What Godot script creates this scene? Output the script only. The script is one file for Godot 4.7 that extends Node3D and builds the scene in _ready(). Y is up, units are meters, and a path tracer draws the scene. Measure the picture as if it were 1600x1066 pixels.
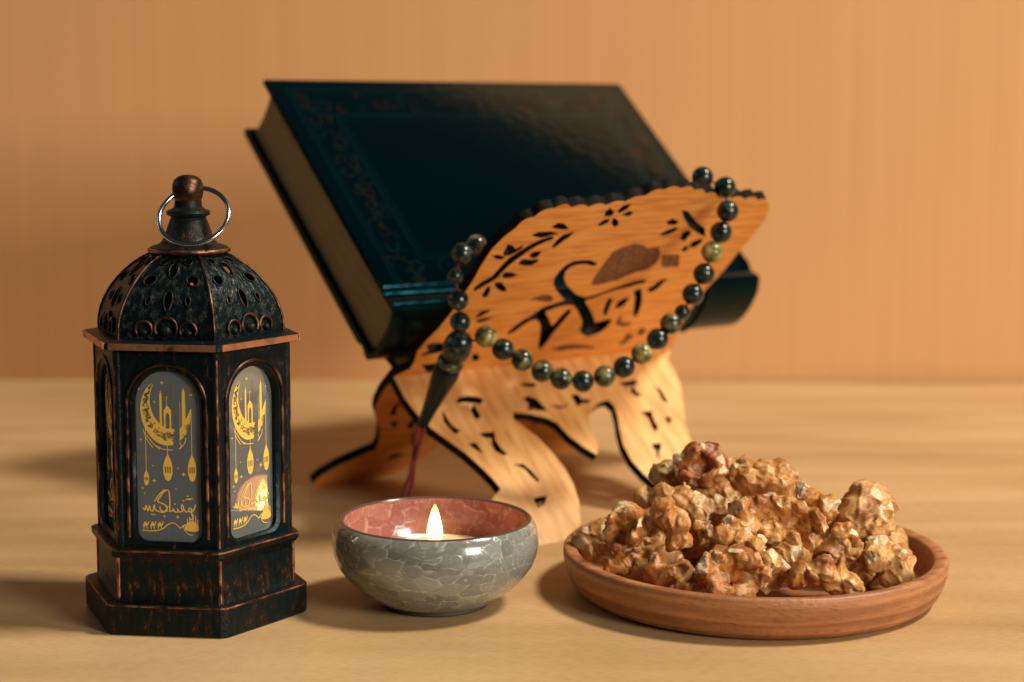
extends Node3D
# A close-up: lantern, tealight in a glazed bowl, plate of walnuts, book on a carved stand with prayer beads.
# Lengths are written in centimetres as (right, up, away from the viewer) and turned into metres by P().

const C := 0.01
const YAW := 36.0            # the stand's turn about the vertical
const SLOPE := 40.3          # rise of the stand's boards
const HINGE := Vector3(1.28, 6.2, 79.27)

# outlines burnt through (v) or engraved (e) in the boards, in centimetres from the middle of the hinge
const FRONT_CUTS := [
	"v -1.58,7.86 -2.05,8.1 -2.46,8.15 -2.94,8.11 -3.18,7.87 -3.28,7.41 -3.25,6.94 -3.05,6.49 -2.64,6.01 -2.09,5.51 -1.64,5.14 -2.02,4.96 -2.43,4.78 -2.64,4.58 -2.84,4.15 -3.1,3.81 -3.3,3.38 -3.45,2.84 -3.25,2.7 -3.05,2.93 -2.86,3.39 -2.69,3.65 -2.42,3.76 -2.08,3.55 -1.75,3.09 -1.43,2.48 -1,1.56 -0.64,1.12 -0.63,1.8 -0.71,2.39 -0.7,3.05 -0.69,3.71 -0.67,4.12 -0.89,4.38 -1.04,4.3 -1.09,3.94 -1.09,3.38 -1.16,3.11 -1.57,3.62 -2.06,4.15 -2.2,4.33 -1.79,4.57 -1.42,4.71 -1.1,4.72 -0.86,4.65 -0.4,4.23 -0.02,3.81 0.44,3.29 0.65,2.88 0.69,2.59 1.13,2.15 1.56,1.89 1.92,1.99 2.21,2.2 2.32,2.57 2.26,3.06 2.13,3.27 1.82,3.26 1.54,3.15 1.31,3.08 0.88,3.61 0.39,4.14 -0.04,4.56 -0.42,4.97 -0.18,5.06 0.17,5.25 0.49,5.49 0.91,5.67 1.4,5.76 1.82,5.94 2.24,6.04 2.25,6.28 1.91,6.33 1.5,6.24 1.09,6.04 0.68,5.83 0.29,5.6 -0.1,5.37 -0.56,5.25 -0.97,5.39 -1.27,5.55 -1.75,5.92 -2.28,6.37 -2.72,6.89 -2.92,7.34 -2.87,7.68 -2.58,7.82 -2.14,7.83 -1.65,7.65 -1.45,7.71",
	"v 0.86,5.06 1.18,4.88 1.34,4.4 1.51,3.91 1.63,3.57 1.38,3.69 1.13,4.15 0.96,4.63",
	"v 2.08,4.97 2.16,4.73 2.2,4.4 2.03,4.14 1.66,4.23 1.63,4.65 1.81,4.91",
	"v 1.98,5.49 2.3,5.64 2.73,5.09 3.22,4.29 3.47,3.69 3.59,3.29 3.36,3.32 2.93,4.04 2.48,4.84",
	"v 3.45,6.31 3.42,5.94 3.37,5.49 3.2,5.23 2.94,5.3 2.74,5.55 2.95,5.81 3.06,6.16",
	"v -7.18,6.61 -7.02,6.98 -6.69,7.37 -6.62,8.11 -6.52,8.67 -6.26,9.06 -6.04,9.4 -5.7,9.74 -5.34,9.96 -5.12,9.98 -4.96,9.77 -5.27,9.63 -5.58,9.33 -5.82,9.02 -5.94,8.71 -6.14,8.31 -6.26,7.99 -6.31,7.54 -6.38,7.13 -6.55,6.89 -6.8,6.58 -7,6.34",
	"v -6.28,10.14 -6.03,10.32 -5.44,10.32 -4.89,10.15 -5.27,10.03 -5.67,9.9 -6.03,10",
	"v -5.57,10.65 -5.4,10.87 -5.07,10.82 -4.65,10.51 -4.67,10.39 -5.16,10.46 -5.4,10.52",
	"v -4.18,10.24 -4.21,9.88 -4.39,9.57 -4.51,9.25 -4.72,9.14 -4.77,9.39 -4.75,9.72 -4.66,10.03",
	"v -7.13,9.57 -6.86,9.51 -6.54,9.24 -6.3,9.5 -6.23,9.22 -6.4,8.99 -6.59,8.8 -6.87,8.78 -7.04,9.04 -7.08,9.36",
	"v -7.49,8.83 -7.23,8.89 -6.7,8.69 -6.86,8.54 -7.13,8.6",
	"v -5.1,8.97 -5.06,8.64 -5.21,8.48 -5.54,8.63 -5.56,8.88 -5.32,8.98",
	"v -4.93,8.42 -4.87,8.21 -5.04,7.97 -5.43,8 -5.79,8.12 -5.84,8.41 -5.63,8.48 -5.28,8.39",
	"v -6.22,7.43 -6.17,7.61 -5.85,7.58 -5.37,7.37 -5.53,7.22 -5.86,7.16 -6.15,7.3",
	"v -6.27,6.92 -5.97,6.92 -5.52,6.49 -5.28,6.17 -5.57,6.2 -5.95,6.45 -6.2,6.71",
	"v -6.49,6.72 -6.22,6.39 -6.1,5.95 -6.26,5.79 -6.45,6.03 -6.51,6.42",
	"v -3.25,10.61 -3.13,10.96 -2.81,11.01 -2.78,10.72 -3.03,10.52",
	"v -3.4,11.48 -3.28,11.73 -2.88,11.45 -2.89,11.19 -3.22,11.18",
	"v -2.33,11.99 -2.33,11.63 -2.59,11.33 -2.78,11.54 -2.7,11.87",
	"v -2.72,11.05 -2.38,10.92 -2.08,10.54 -2.22,10.4 -2.56,10.67",
	"v -2.41,11.24 -2.12,11.48 -1.81,11.35 -1.93,11.11",
	"v 0.42,10.6 0.64,10.81 1.21,10.53 1.03,10.33 0.61,10.41",
	"v 0.62,9.69 0.85,9.98 1.19,10.18 1.49,10.09 1.33,9.8 0.99,9.59",
	"v 0.71,11.4 1.13,11.31 2.17,10.5 3.02,9.99 3.48,9.34 2.73,9.7 2.04,10.13 1.28,10.78",
	"v 2.08,9.9 2.43,9.75 2.47,9.1 2.04,9.29 1.92,9.73",
	"v 3.34,9.27 3.58,8.99 3.41,8.56 2.95,8.68 2.95,9.04",
	"v 2.69,8.62 2.81,8.8 3.06,8.56 3.05,8.28 2.79,8.37",
	"v -7.4,2.44 -7.15,2.55 -6.62,2.48 -6.41,2.22 -6.27,1.78 -6.72,1.69 -7.22,1.58 -7.33,1.7 -7.06,1.98",
	"v -6.87,0.87 -5.79,0.84 -5.58,0.49 -5.81,0.22 -6.22,0.14 -6.44,0.4",
	"v -5.96,4.38 -5.81,4.79 -5.41,4.87 -5.42,4.62 -5.71,4.33",
	"v -5.75,4.06 -5.43,4.24 -4.85,4.25 -5.16,4 -5.46,3.87",
	"v -4.39,1.14 -4.35,1.36 -4.04,1.2 -3.83,0.88 -3.92,0.69 -4.18,0.82",
	"e -0.9,6.23 -1.06,6.91 -1.11,7.52 -1.17,8.13 -1.17,8.64 -0.93,8.88 -0.57,9.02 -0.31,9.13 0.33,8.95 0.55,8.76 1.22,8.8 1.6,8.34 1.84,7.88 1.86,7.44 1.68,7.1 1.16,6.97 0.73,6.7 0.44,6.41 -0.01,6.28 -0.45,6.14",
	"e 1.76,8.19 2.85,8.11 3.46,7.17 2.46,7.21",
	"e -3.77,5.33 -3.46,5.56 -3.16,5.71 -2.76,5.66 -2.35,5.35 -2.42,5.09 -2.93,5.19 -3.39,5.33",
	"e -0.01,1.08 0.44,1.36 0.97,1.39 1.68,1.24 2.55,0.97 2.68,0.75 1.98,0.87 1.26,0.9 0.68,0.84",
	"e 2.68,2.72 2.48,3.42 2.54,3.6 2.83,2.99 3.28,2.84 3.51,2.86 3.68,2.55 3.21,2.51",
	"e 3.97,0.97 4.09,1.36 3.92,1.78 4.16,1.8 4.54,1.55 4.43,1.16 4.33,0.87",
	"e 4.53,1.9 4.52,2.25 4.83,2.16 5.08,1.78 4.98,1.54 4.75,1.62",
]
const REAR_CUTS := [
	"v -5.51,-1.71 -5.26,-1.51 -4.75,-1.46 -4.2,-1.6 -4.1,-1.81 -4.32,-1.97 -4.68,-1.93 -4.69,-2.27 -4.69,-2.66 -5.01,-2.8 -5.07,-2.6 -5.02,-2.23 -4.93,-1.93 -5.4,-1.91",
	"v -6.37,-2.13 -6.39,-2.43 -6.35,-2.96 -6.09,-3.29 -6.43,-3.43 -6.55,-3.08 -6.63,-2.7 -6.52,-2.33",
	"v -6.1,-4.03 -5.68,-4.02 -5.59,-4.62 -5.87,-4.36",
	"v -5.3,-3.55 -4.47,-3.56 -4.65,-4.02 -4.62,-4.47 -4.47,-4.83 -4.7,-4.87 -4.97,-4.6 -4.96,-4.2 -4.78,-3.89 -5.09,-3.81",
	"v -4.51,-5.41 -3.98,-5.45 -3.78,-5.85 -3.66,-6.38 -3.77,-6.51 -3.95,-6.16 -4.06,-5.74 -4.29,-5.52",
	"v -1.8,-1.14 -1.47,-1.08 -0.9,-1.18 -1.06,-1.4 -1.52,-1.31",
	"v -2.01,-1.92 -1.68,-1.84 -1.37,-2.08 -1.26,-2.41 -1.13,-2.82 -1.45,-2.74 -2.17,-2.6 -1.94,-2.32",
	"v -4.47,-7.27 -3.74,-7.24 -4.03,-7.6 -4.51,-7.81 -4.52,-7.52",
	"v 0.56,-2.11 0.98,-2.06 0.99,-2.37 1.5,-2.48 1.2,-2.65 0.84,-2.62 0.53,-2.82 0.51,-2.61",
	"v 3.53,-1.75 4.23,-1.65 4.64,-1.63 4.64,-1.88 4.33,-1.93 4.28,-2.33 4.43,-2.6 4.09,-2.64 3.94,-2.37 3.94,-2.04 3.72,-1.83",
	"v 5.48,-2.15 5.72,-2.35 5.7,-2.76 5.68,-3.09 5.47,-3.22 5.4,-2.97 5.47,-2.48",
	"v 3.71,-3.48 4.43,-3.54 4.3,-3.8 4.21,-4.2 4.2,-4.52 3.83,-4.78 3.84,-4.47 3.94,-4 3.86,-3.62",
	"v 4.89,-4 5.28,-4.02 5.14,-4.24 4.88,-4.45 4.86,-4.24",
	"v 3.2,-5.4 3.77,-5.37 3.65,-5.63 3.28,-5.96 3.08,-6.32 3.09,-6.01 3.16,-5.71",
	"e -0.91,-2.53 -0.54,-2.53 -0.15,-2.68 0.17,-2.45 -0.02,-2.69 -0.41,-2.79",
]

const BOARD_TOP := "-7.85,0.1 -7.3,0.6 -7.38,1.2 -7.62,2 -7.58,2.8 -7.42,3.7 -7.38,4.84 -7.5,7.2 -7.66,8.2 -7.74,9.3 -7.6,10.1"
const BOARD_CREST := "-7.4,10.75 -7,11.3 -6.5,11.75 -5.97,12.02 -5,11.95 -4,11.98 -3,12.14 -2.1,12.48 -1.26,12.9 0,12.93 1.33,12.54 2.4,12.25 3.33,12.1 4.3,12.02 5.15,11.84"
const BOARD_RIGHT := "5.75,11.35 6.2,10.5 6.36,9.3 6.4,8.1 6.55,6.6 6.5,5.3 6.66,3.9 7.05,2 7.6,0.6"
const BOARD_LEGS := "7.85,0 7.28,-0.6 7.22,-1.3 7.08,-2.1 6.8,-2.7 6.35,-3.5 5.95,-4.3 5.68,-4.95 5.5,-5.5 5.48,-6.1 5.72,-6.6 6.3,-6.9 7.2,-7.6 7.8,-8.4 8,-9.1 7.7,-9.6 4.3,-9.6 3.3,-9.3 2.75,-8.7 2.2,-7.8 1.8,-6.9 1.62,-6.1 1.7,-5.2 2,-4.35 2.35,-3.6 2.55,-3 2.4,-2.62 1.9,-2.68 1.37,-2.95 0.8,-3.4 0.56,-3.9 0.5,-4.5 0.3,-5.1 0,-5.55 -0.45,-5 -0.85,-4.3 -1.05,-3.55 -1.42,-3.2 -2.2,-2.85 -2.95,-2.66 -3.15,-2.98 -2.95,-3.35 -2.5,-4.1 -2.22,-5 -2.05,-5.95 -2.1,-6.9 -2.35,-7.8 -2.85,-8.8 -3.4,-9.35 -4.3,-9.6 -7.7,-9.6 -8,-9.1 -7.8,-8.4 -7.2,-7.6 -6.25,-6.85 -5.75,-6.55 -5.85,-6 -6.1,-5.3 -6.45,-4.5 -6.95,-3.7 -7.4,-3 -7.7,-2.25 -7.88,-1.2"

var M := {}
var rng := RandomNumberGenerator.new()


# ---------------------------------------------------------------- helpers
func P(x: float, y: float, z: float) -> Vector3:
	return Vector3(x, y, -z) * C


func Q(v: Vector3) -> Vector3:
	return Vector3(v.x, v.y, -v.z) * C


func outline(text: String) -> PackedVector2Array:
	var out := PackedVector2Array()
	for w in text.split(" ", false):
		var n := w.split(",")
		out.append(Vector2(n[0].to_float(), n[1].to_float()))
	return out


class MB:
	var v := PackedVector3Array()
	var n := PackedVector3Array()
	var t := PackedVector2Array()
	var c := PackedColorArray()
	var tinted := false

	func tri(a: Vector3, b: Vector3, d: Vector3, na: Vector3, nb: Vector3, nd: Vector3, ta := Vector2.ZERO, tb := Vector2.ZERO, td := Vector2.ZERO) -> void:
		if (b - a).cross(d - a).dot(na + nb + nd) < 0.0:
			v.append_array([a, b, d]); n.append_array([na, nb, nd]); t.append_array([ta, tb, td])
		else:
			v.append_array([a, d, b]); n.append_array([na, nd, nb]); t.append_array([ta, td, tb])

	func quad(a: Vector3, b: Vector3, d: Vector3, e: Vector3, nn: Array, tt := [Vector2(0, 0), Vector2(1, 0), Vector2(1, 1), Vector2(0, 1)]) -> void:
		tri(a, b, d, nn[0], nn[1], nn[2], tt[0], tt[1], tt[2])
		tri(a, d, e, nn[0], nn[2], nn[3], tt[0], tt[2], tt[3])

	func flat(a: Vector3, b: Vector3, d: Vector3, e: Vector3, m: Vector3, tt := [Vector2(0, 0), Vector2(1, 0), Vector2(1, 1), Vector2(0, 1)]) -> void:
		quad(a, b, d, e, [m, m, m, m], tt)

	func mesh() -> ArrayMesh:
		var a := []
		a.resize(Mesh.ARRAY_MAX)
		a[Mesh.ARRAY_VERTEX] = v
		a[Mesh.ARRAY_NORMAL] = n
		a[Mesh.ARRAY_TEX_UV] = t
		if tinted:
			a[Mesh.ARRAY_COLOR] = c
		var m := ArrayMesh.new()
		m.add_surface_from_arrays(Mesh.PRIMITIVE_TRIANGLES, a)
		return m


func part(called: String, mesh: Mesh, material: Material, parent: Node = self) -> MeshInstance3D:
	var o := MeshInstance3D.new()
	o.name = called
	o.mesh = mesh
	o.material_override = material
	numbered(o, parent)
	return o


func numbered(o: Node, parent: Node) -> void:
	var base := String(o.name)
	var called := base
	var k := 0
	while parent.has_node(NodePath(called)):
		k += 1
		called = "%s_%03d" % [base, k]
	o.name = called
	parent.add_child(o, true)


func thing(called: String, label: String, category: String, at := Vector3.ZERO, group := "") -> Node3D:
	var o := Node3D.new()
	o.name = called
	o.position = at
	numbered(o, self)
	o.set_meta("label", label)
	o.set_meta("category", category)
	if group:
		o.set_meta("group", group)
	return o


# a profile of (radius, height) in cm turned about the y axis; joints sharper than 38 degrees stay sharp. sides > 0 gives a prism-like turning with flat sides
func lathe(prof: PackedVector2Array, around := 72, sides := 0, turn := 0.0) -> ArrayMesh:
	var b := MB.new()
	var segs := prof.size() - 1
	var sn := []
	var length := [0.0]
	for i in segs:
		var d := prof[i + 1] - prof[i]
		sn.append(Vector2(d.y, -d.x).normalized())
		length.append(length[i] + d.length())
	for i in segs:
		var n0: Vector2 = sn[i]
		var n1: Vector2 = sn[i]
		if sides == 0 and i > 0 and sn[i - 1].dot(sn[i]) > 0.78:
			n0 = (sn[i - 1] + sn[i]).normalized()
		if sides == 0 and i < segs - 1 and sn[i + 1].dot(sn[i]) > 0.78:
			n1 = (sn[i + 1] + sn[i]).normalized()
		var count := sides if sides else around
		for k in count:
			var a0 := turn + TAU * k / count
			var a1 := turn + TAU * (k + 1) / count
			var am := (a0 + a1) * 0.5
			var pts := []
			var nn := []
			var tt := []
			for q in [[prof[i], n0, a0, k, i], [prof[i], n0, a1, k + 1, i], [prof[i + 1], n1, a1, k + 1, i + 1], [prof[i + 1], n1, a0, k, i + 1]]:
				var p: Vector2 = q[0]
				var m: Vector2 = q[1]
				var a: float = q[2]
				pts.append(P(sin(a) * p.x, p.y, -cos(a) * p.x))
				var na := am if sides else a
				nn.append(Vector3(sin(na) * m.x, m.y, cos(na) * m.x).normalized())
				tt.append(Vector2(float(q[3]) / count, length[q[4]] / length[segs]))
			if prof[i].x < 0.0001:
				b.tri(pts[0], pts[2], pts[3], nn[0], nn[2], nn[3], tt[0], tt[2], tt[3])
			elif prof[i + 1].x < 0.0001:
				b.tri(pts[0], pts[1], pts[2], nn[0], nn[1], nn[2], tt[0], tt[1], tt[2])
			else:
				b.quad(pts[0], pts[1], pts[2], pts[3], nn, tt)
	return b.mesh()


# a round bar along points given in metres; the radius (cm) may differ from point to point
func tube(pts: PackedVector3Array, radii: Array, sides := 10, closed := false) -> ArrayMesh:
	var b := MB.new()
	var count := pts.size()
	var rings := []
	var out := []
	var side := Vector3.ZERO
	for i in count:
		var before := pts[(i - 1 + count) % count] if closed or i > 0 else pts[i]
		var after := pts[(i + 1) % count] if closed or i < count - 1 else pts[i]
		var d := (after - before).normalized()
		if side == Vector3.ZERO:
			side = d.cross(Vector3.UP if absf(d.y) < 0.9 else Vector3.RIGHT).normalized()
		side = (side - d * side.dot(d)).normalized()
		var up := d.cross(side)
		var ring := []
		var ns := []
		var r: float = radii[mini(i, radii.size() - 1)] * C
		for k in sides:
			var a := TAU * k / sides
			var m := side * cos(a) + up * sin(a)
			ns.append(m)
			ring.append(pts[i] + m * r)
		rings.append(ring)
		out.append(ns)
	for i in (count if closed else count - 1):
		var j := (i + 1) % count
		for k in sides:
			var l := (k + 1) % sides
			b.quad(rings[i][k], rings[i][l], rings[j][l], rings[j][k], [out[i][k], out[i][l], out[j][l], out[j][k]], [Vector2(float(k) / sides, i), Vector2(float(k + 1) / sides, i), Vector2(float(k + 1) / sides, i + 1), Vector2(float(k) / sides, i + 1)])
	if not closed:
		for e in [0, count - 1]:
			var m := (pts[e] - pts[1 if e == 0 else count - 2]).normalized()
			for k in sides:
				b.tri(pts[e], rings[e][k], rings[e][(k + 1) % sides], m, m, m)
	return b.mesh()


func ball(r: Vector3, rings := 18, around := 28) -> ArrayMesh:
	var b := MB.new()
	for i in rings:
		for k in around:
			var p := []
			var n := []
			var t := []
			for q in [[i, k], [i, k + 1], [i + 1, k + 1], [i + 1, k]]:
				var e: float = PI * q[0] / rings
				var a: float = TAU * q[1] / around
				var d := Vector3(sin(e) * cos(a), cos(e), sin(e) * sin(a))
				p.append(d * r * C)
				n.append((d / r).normalized())
				t.append(Vector2(float(q[1]) / around, float(q[0]) / rings))
			if i == 0:
				b.tri(p[0], p[2], p[3], n[0], n[2], n[3], t[0], t[2], t[3])
			elif i == rings - 1:
				b.tri(p[0], p[1], p[2], n[0], n[1], n[2], t[0], t[1], t[2])
			else:
				b.quad(p[0], p[1], p[2], p[3], n, t)
	return b.mesh()


func box(lo: Vector3, hi: Vector3, tile := Vector2(1, 1)) -> ArrayMesh:
	var b := MB.new()
	var c := []
	for k in 8:
		c.append(Vector3(hi.x if k & 1 else lo.x, hi.y if k & 2 else lo.y, hi.z if k & 4 else lo.z))
	for f in [[0, 1, 3, 2, 2], [4, 5, 7, 6, 2], [0, 1, 5, 4, 1], [2, 3, 7, 6, 1], [0, 2, 6, 4, 0], [1, 3, 7, 5, 0]]:
		var m := Vector3.ZERO
		var axis: int = f[4]
		var at: Vector3 = c[f[0]]
		m[axis] = -1.0 if at[axis] == lo[axis] else 1.0
		var tt := []
		for k in 4:
			var p: Vector3 = c[f[k]]
			tt.append(Vector2(p.x * tile.x, (p.z if axis == 1 else p.y) * tile.y) if axis != 0 else Vector2(p.z * tile.x, p.y * tile.y))
		b.flat(P(c[f[0]].x, c[f[0]].y, c[f[0]].z), P(c[f[1]].x, c[f[1]].y, c[f[1]].z), P(c[f[2]].x, c[f[2]].y, c[f[2]].z), P(c[f[3]].x, c[f[3]].y, c[f[3]].z), Vector3(m.x, m.y, -m.z), tt)
	return b.mesh()


# a cross-section in (y, z) cm drawn out along x from x0 to x1 in a local frame (metres, z towards the viewer)
func drawn(section: PackedVector2Array, x0: float, x1: float, uv_size := Vector2.ONE) -> ArrayMesh:
	var b := MB.new()
	var count := section.size()
	var spin := 1.0 if Geometry2D.is_polygon_clockwise(section) else -1.0
	var fn := []
	for i in count:
		var d := section[(i + 1) % count] - section[i]
		fn.append(Vector2(-d.y, d.x).normalized() * spin)
	for i in count:
		var p := section[i]
		var q := section[(i + 1) % count]
		var f: Vector2 = fn[i]
		var before: Vector2 = fn[(i - 1 + count) % count]
		var after: Vector2 = fn[(i + 1) % count]
		var n0 := (f + before).normalized() if f.dot(before) > 0.75 else f
		var n1 := (f + after).normalized() if f.dot(after) > 0.75 else f
		b.quad(Vector3(x0, p.x, p.y) * C, Vector3(x1, p.x, p.y) * C, Vector3(x1, q.x, q.y) * C, Vector3(x0, q.x, q.y) * C, [Vector3(0, n0.x, n0.y), Vector3(0, n0.x, n0.y), Vector3(0, n1.x, n1.y), Vector3(0, n1.x, n1.y)],
			[Vector2(x0, -p.x) / uv_size, Vector2(x1, -p.x) / uv_size, Vector2(x1, -q.x) / uv_size, Vector2(x0, -q.x) / uv_size])
	var ids := Geometry2D.triangulate_polygon(section)
	for k in range(0, ids.size(), 3):
		for e in [[x0, Vector3.LEFT], [x1, Vector3.RIGHT]]:
			var s0 := section[ids[k]]
			var s1 := section[ids[k + 1]]
			var s2 := section[ids[k + 2]]
			b.tri(Vector3(e[0], s0.x, s0.y) * C, Vector3(e[0], s1.x, s1.y) * C, Vector3(e[0], s2.x, s2.y) * C, e[1], e[1], e[1], s0 * 0.3, s1 * 0.3, s2 * 0.3)
	return b.mesh()


# ---------------------------------------------------------------- materials
func lin(r: float, g: float, b: float) -> Color:
	return Color(r, g, b).linear_to_srgb()


func mat(color: Color, rough: float, metal := 0.0) -> StandardMaterial3D:
	var m := StandardMaterial3D.new()
	m.albedo_color = color
	m.roughness = rough
	m.metallic = metal
	return m


func noise(kind: FastNoiseLite.NoiseType, freq: float, octaves: int, sd: int) -> FastNoiseLite:
	var f := FastNoiseLite.new()
	f.noise_type = kind
	f.frequency = freq
	f.fractal_type = FastNoiseLite.FRACTAL_FBM if octaves > 1 else FastNoiseLite.FRACTAL_NONE
	f.fractal_octaves = octaves
	f.seed = sd
	return f


func noise_map(f: FastNoiseLite, size: int, stops: Array, bump := 0.0) -> NoiseTexture2D:
	var t := NoiseTexture2D.new()
	t.width = size
	t.height = size
	t.seamless = true
	t.noise = f
	t.generate_mipmaps = false
	if bump > 0.0:
		t.as_normal_map = true
		t.bump_strength = bump
	if stops:
		var g := Gradient.new()
		var at := PackedFloat32Array()
		var cs := PackedColorArray()
		for s in stops:
			at.append(s[0])
			cs.append(s[1])
		g.offsets = at
		g.colors = cs
		t.color_ramp = g
	return t


func grey(x: float) -> Color:
	return Color(x, x, x)


func triplanar(m: StandardMaterial3D, scale: Vector3) -> StandardMaterial3D:
	m.uv1_triplanar = true
	m.uv1_scale = scale
	return m


func bumpy(m: StandardMaterial3D, t: Texture2D, strength: float) -> StandardMaterial3D:
	m.normal_enabled = true
	m.normal_texture = t
	m.normal_scale = strength
	return m


func make_materials() -> void:
	# table and wall
	var grain := noise(FastNoiseLite.TYPE_SIMPLEX_SMOOTH, 0.006, 5, 3)
	M.table = mat(Color.WHITE, 0.5)
	M.table.albedo_texture = noise_map(grain, 1024, [[0.0, lin(0.46, 0.29, 0.13)], [0.4, lin(0.55, 0.36, 0.17)], [0.62, lin(0.6, 0.4, 0.195)], [1.0, lin(0.66, 0.45, 0.235)]])
	M.table.roughness_texture = noise_map(noise(FastNoiseLite.TYPE_SIMPLEX_SMOOTH, 0.02, 4, 8), 512, [[0.0, grey(0.75)], [1.0, grey(1.0)]])
	M.table.detail_enabled = true
	M.table.detail_blend_mode = BaseMaterial3D.BLEND_MODE_MUL
	M.table.detail_uv_layer = BaseMaterial3D.DETAIL_UV_2
	M.table.detail_albedo = noise_map(noise(FastNoiseLite.TYPE_SIMPLEX_SMOOTH, 0.03, 5, 12), 1024, [[0.0, lin(0.7, 0.63, 0.54)], [0.4, lin(0.93, 0.91, 0.885)], [0.6, Color.WHITE], [1.0, Color.WHITE]])
	M.table.uv2_scale = Vector3(9.1, 19.3, 1)
	M.table.metallic_specular = 0.4
	M.wall = mat(Color.WHITE, 0.85)
	M.wall.albedo_texture = noise_map(noise(FastNoiseLite.TYPE_SIMPLEX_SMOOTH, 0.05, 3, 21), 512, [[0.0, lin(0.65, 0.345, 0.15)], [0.5, lin(0.68, 0.368, 0.163)], [1.0, lin(0.71, 0.39, 0.175)]])
	M.wall.uv1_scale = Vector3(1.0, 0.02, 1)
	M.wall.metallic_specular = 0.2
	# boards of the stand
	var ply := noise(FastNoiseLite.TYPE_SIMPLEX_SMOOTH, 0.012, 4, 31)
	var wood := noise_map(ply, 512, [[0.0, lin(0.54, 0.165, 0.025)], [0.35, lin(0.73, 0.28, 0.05)], [0.6, lin(0.79, 0.335, 0.068)], [1.0, lin(0.86, 0.41, 0.11)]])  # deeper orange: shade on the front panel is put into the wood colour
	M.board = triplanar(mat(Color.WHITE, 0.48), Vector3(5, 42, 20))
	M.board.albedo_texture = wood
	M.board_lit_tint = triplanar(mat(Color.WHITE, 0.48), Vector3(26, 5, 20))
	M.board_lit_tint.albedo_texture = noise_map(ply, 512, [[0.0, lin(0.59, 0.25, 0.065)], [0.35, lin(0.75, 0.375, 0.115)], [0.6, lin(0.81, 0.45, 0.15)], [1.0, lin(0.87, 0.53, 0.22)]])  # same wood made paler: light falling on the front legs painted in
	M.char = triplanar(mat(Color.WHITE, 0.7), Vector3(60, 60, 60))
	M.char.metallic_specular = 0.2
	M.char.albedo_texture = noise_map(noise(FastNoiseLite.TYPE_SIMPLEX_SMOOTH, 0.02, 3, 5), 256, [[0.0, lin(0.004, 0.004, 0.004)], [0.7, lin(0.012, 0.010, 0.008)], [1.0, lin(0.03, 0.022, 0.015)]])
	M.engraved = triplanar(mat(Color.WHITE, 0.7), Vector3(70, 70, 70))
	M.engraved.albedo_texture = noise_map(noise(FastNoiseLite.TYPE_SIMPLEX_SMOOTH, 0.03, 3, 6), 256, [[0.0, lin(0.04, 0.016, 0.009)], [0.42, lin(0.1, 0.036, 0.016)], [0.55, lin(0.17, 0.062, 0.024)], [0.75, lin(0.33, 0.13, 0.04)]])
	# lantern
	var rub := noise(FastNoiseLite.TYPE_SIMPLEX_SMOOTH, 0.018, 6, 77)
	rub.fractal_gain = 0.62
	var dark0 := lin(0.003, 0.009, 0.011)
	var dark1 := lin(0.007, 0.017, 0.019)
	var bronze := lin(0.15, 0.062, 0.028)
	var copper := lin(0.52, 0.21, 0.08)
	M.patina = triplanar(mat(Color.WHITE, 1.0, 1.0), Vector3(26, 11, 26))
	M.patina.metallic_specular = 0.35
	M.patina.albedo_texture = noise_map(rub, 512, [[0.0, dark0], [0.68, dark1], [0.74, lin(0.035, 0.022, 0.015)], [0.82, bronze], [0.95, copper]])
	M.patina.metallic_texture = noise_map(rub, 512, [[0.0, grey(0.55)], [0.68, grey(0.55)], [0.82, grey(0.85)]])
	M.patina.roughness_texture = noise_map(noise(FastNoiseLite.TYPE_SIMPLEX_SMOOTH, 0.05, 4, 78), 512, [[0.0, grey(0.3)], [1.0, grey(0.6)]])
	bumpy(M.patina, noise_map(noise(FastNoiseLite.TYPE_SIMPLEX_SMOOTH, 0.045, 4, 79), 512, [], 4.0), 0.55)
	M.patina_worn = M.patina.duplicate()
	var rub2 := noise(FastNoiseLite.TYPE_SIMPLEX_SMOOTH, 0.009, 7, 177)
	rub2.fractal_gain = 0.68
	rub2.fractal_lacunarity = 2.3
	M.patina_worn.albedo_texture = noise_map(rub2, 512, [[0.0, dark0], [0.46, dark1], [0.56, lin(0.022, 0.018, 0.014)], [0.68, lin(0.045, 0.029, 0.02)], [0.78, lin(0.11, 0.06, 0.035)], [0.9, lin(0.42, 0.27, 0.16)]])
	M.patina_worn.metallic_texture = noise_map(rub2, 512, [[0.0, grey(0.5)], [0.5, grey(0.55)], [0.66, grey(0.85)]])
	M.patina_worn.uv1_scale = Vector3(60, 17, 60)
	M.copper = triplanar(mat(Color.WHITE, 0.42, 0.85), Vector3(8, 8, 8))
	M.copper.albedo_texture = noise_map(noise(FastNoiseLite.TYPE_SIMPLEX_SMOOTH, 0.03, 5, 80), 512, [[0.0, lin(0.012, 0.014, 0.014)], [0.33, lin(0.03, 0.02, 0.016)], [0.42, lin(0.11, 0.045, 0.023)], [0.55, lin(0.3, 0.12, 0.052)], [0.8, lin(0.55, 0.25, 0.11)], [1.0, lin(0.7, 0.38, 0.19)]])
	bumpy(M.copper, noise_map(noise(FastNoiseLite.TYPE_SIMPLEX_SMOOTH, 0.08, 3, 81), 512, [], 3.0), 0.3)
	M.copper_bright = M.copper.duplicate()
	M.copper_bright.albedo_texture = noise_map(noise(FastNoiseLite.TYPE_SIMPLEX_SMOOTH, 0.02, 6, 86), 512, [[0.0, lin(0.05, 0.025, 0.018)], [0.24, lin(0.2, 0.08, 0.04)], [0.36, lin(0.6, 0.25, 0.11)], [1.0, lin(0.8, 0.4, 0.2)]])
	M.copper_dull = M.copper.duplicate()
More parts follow.
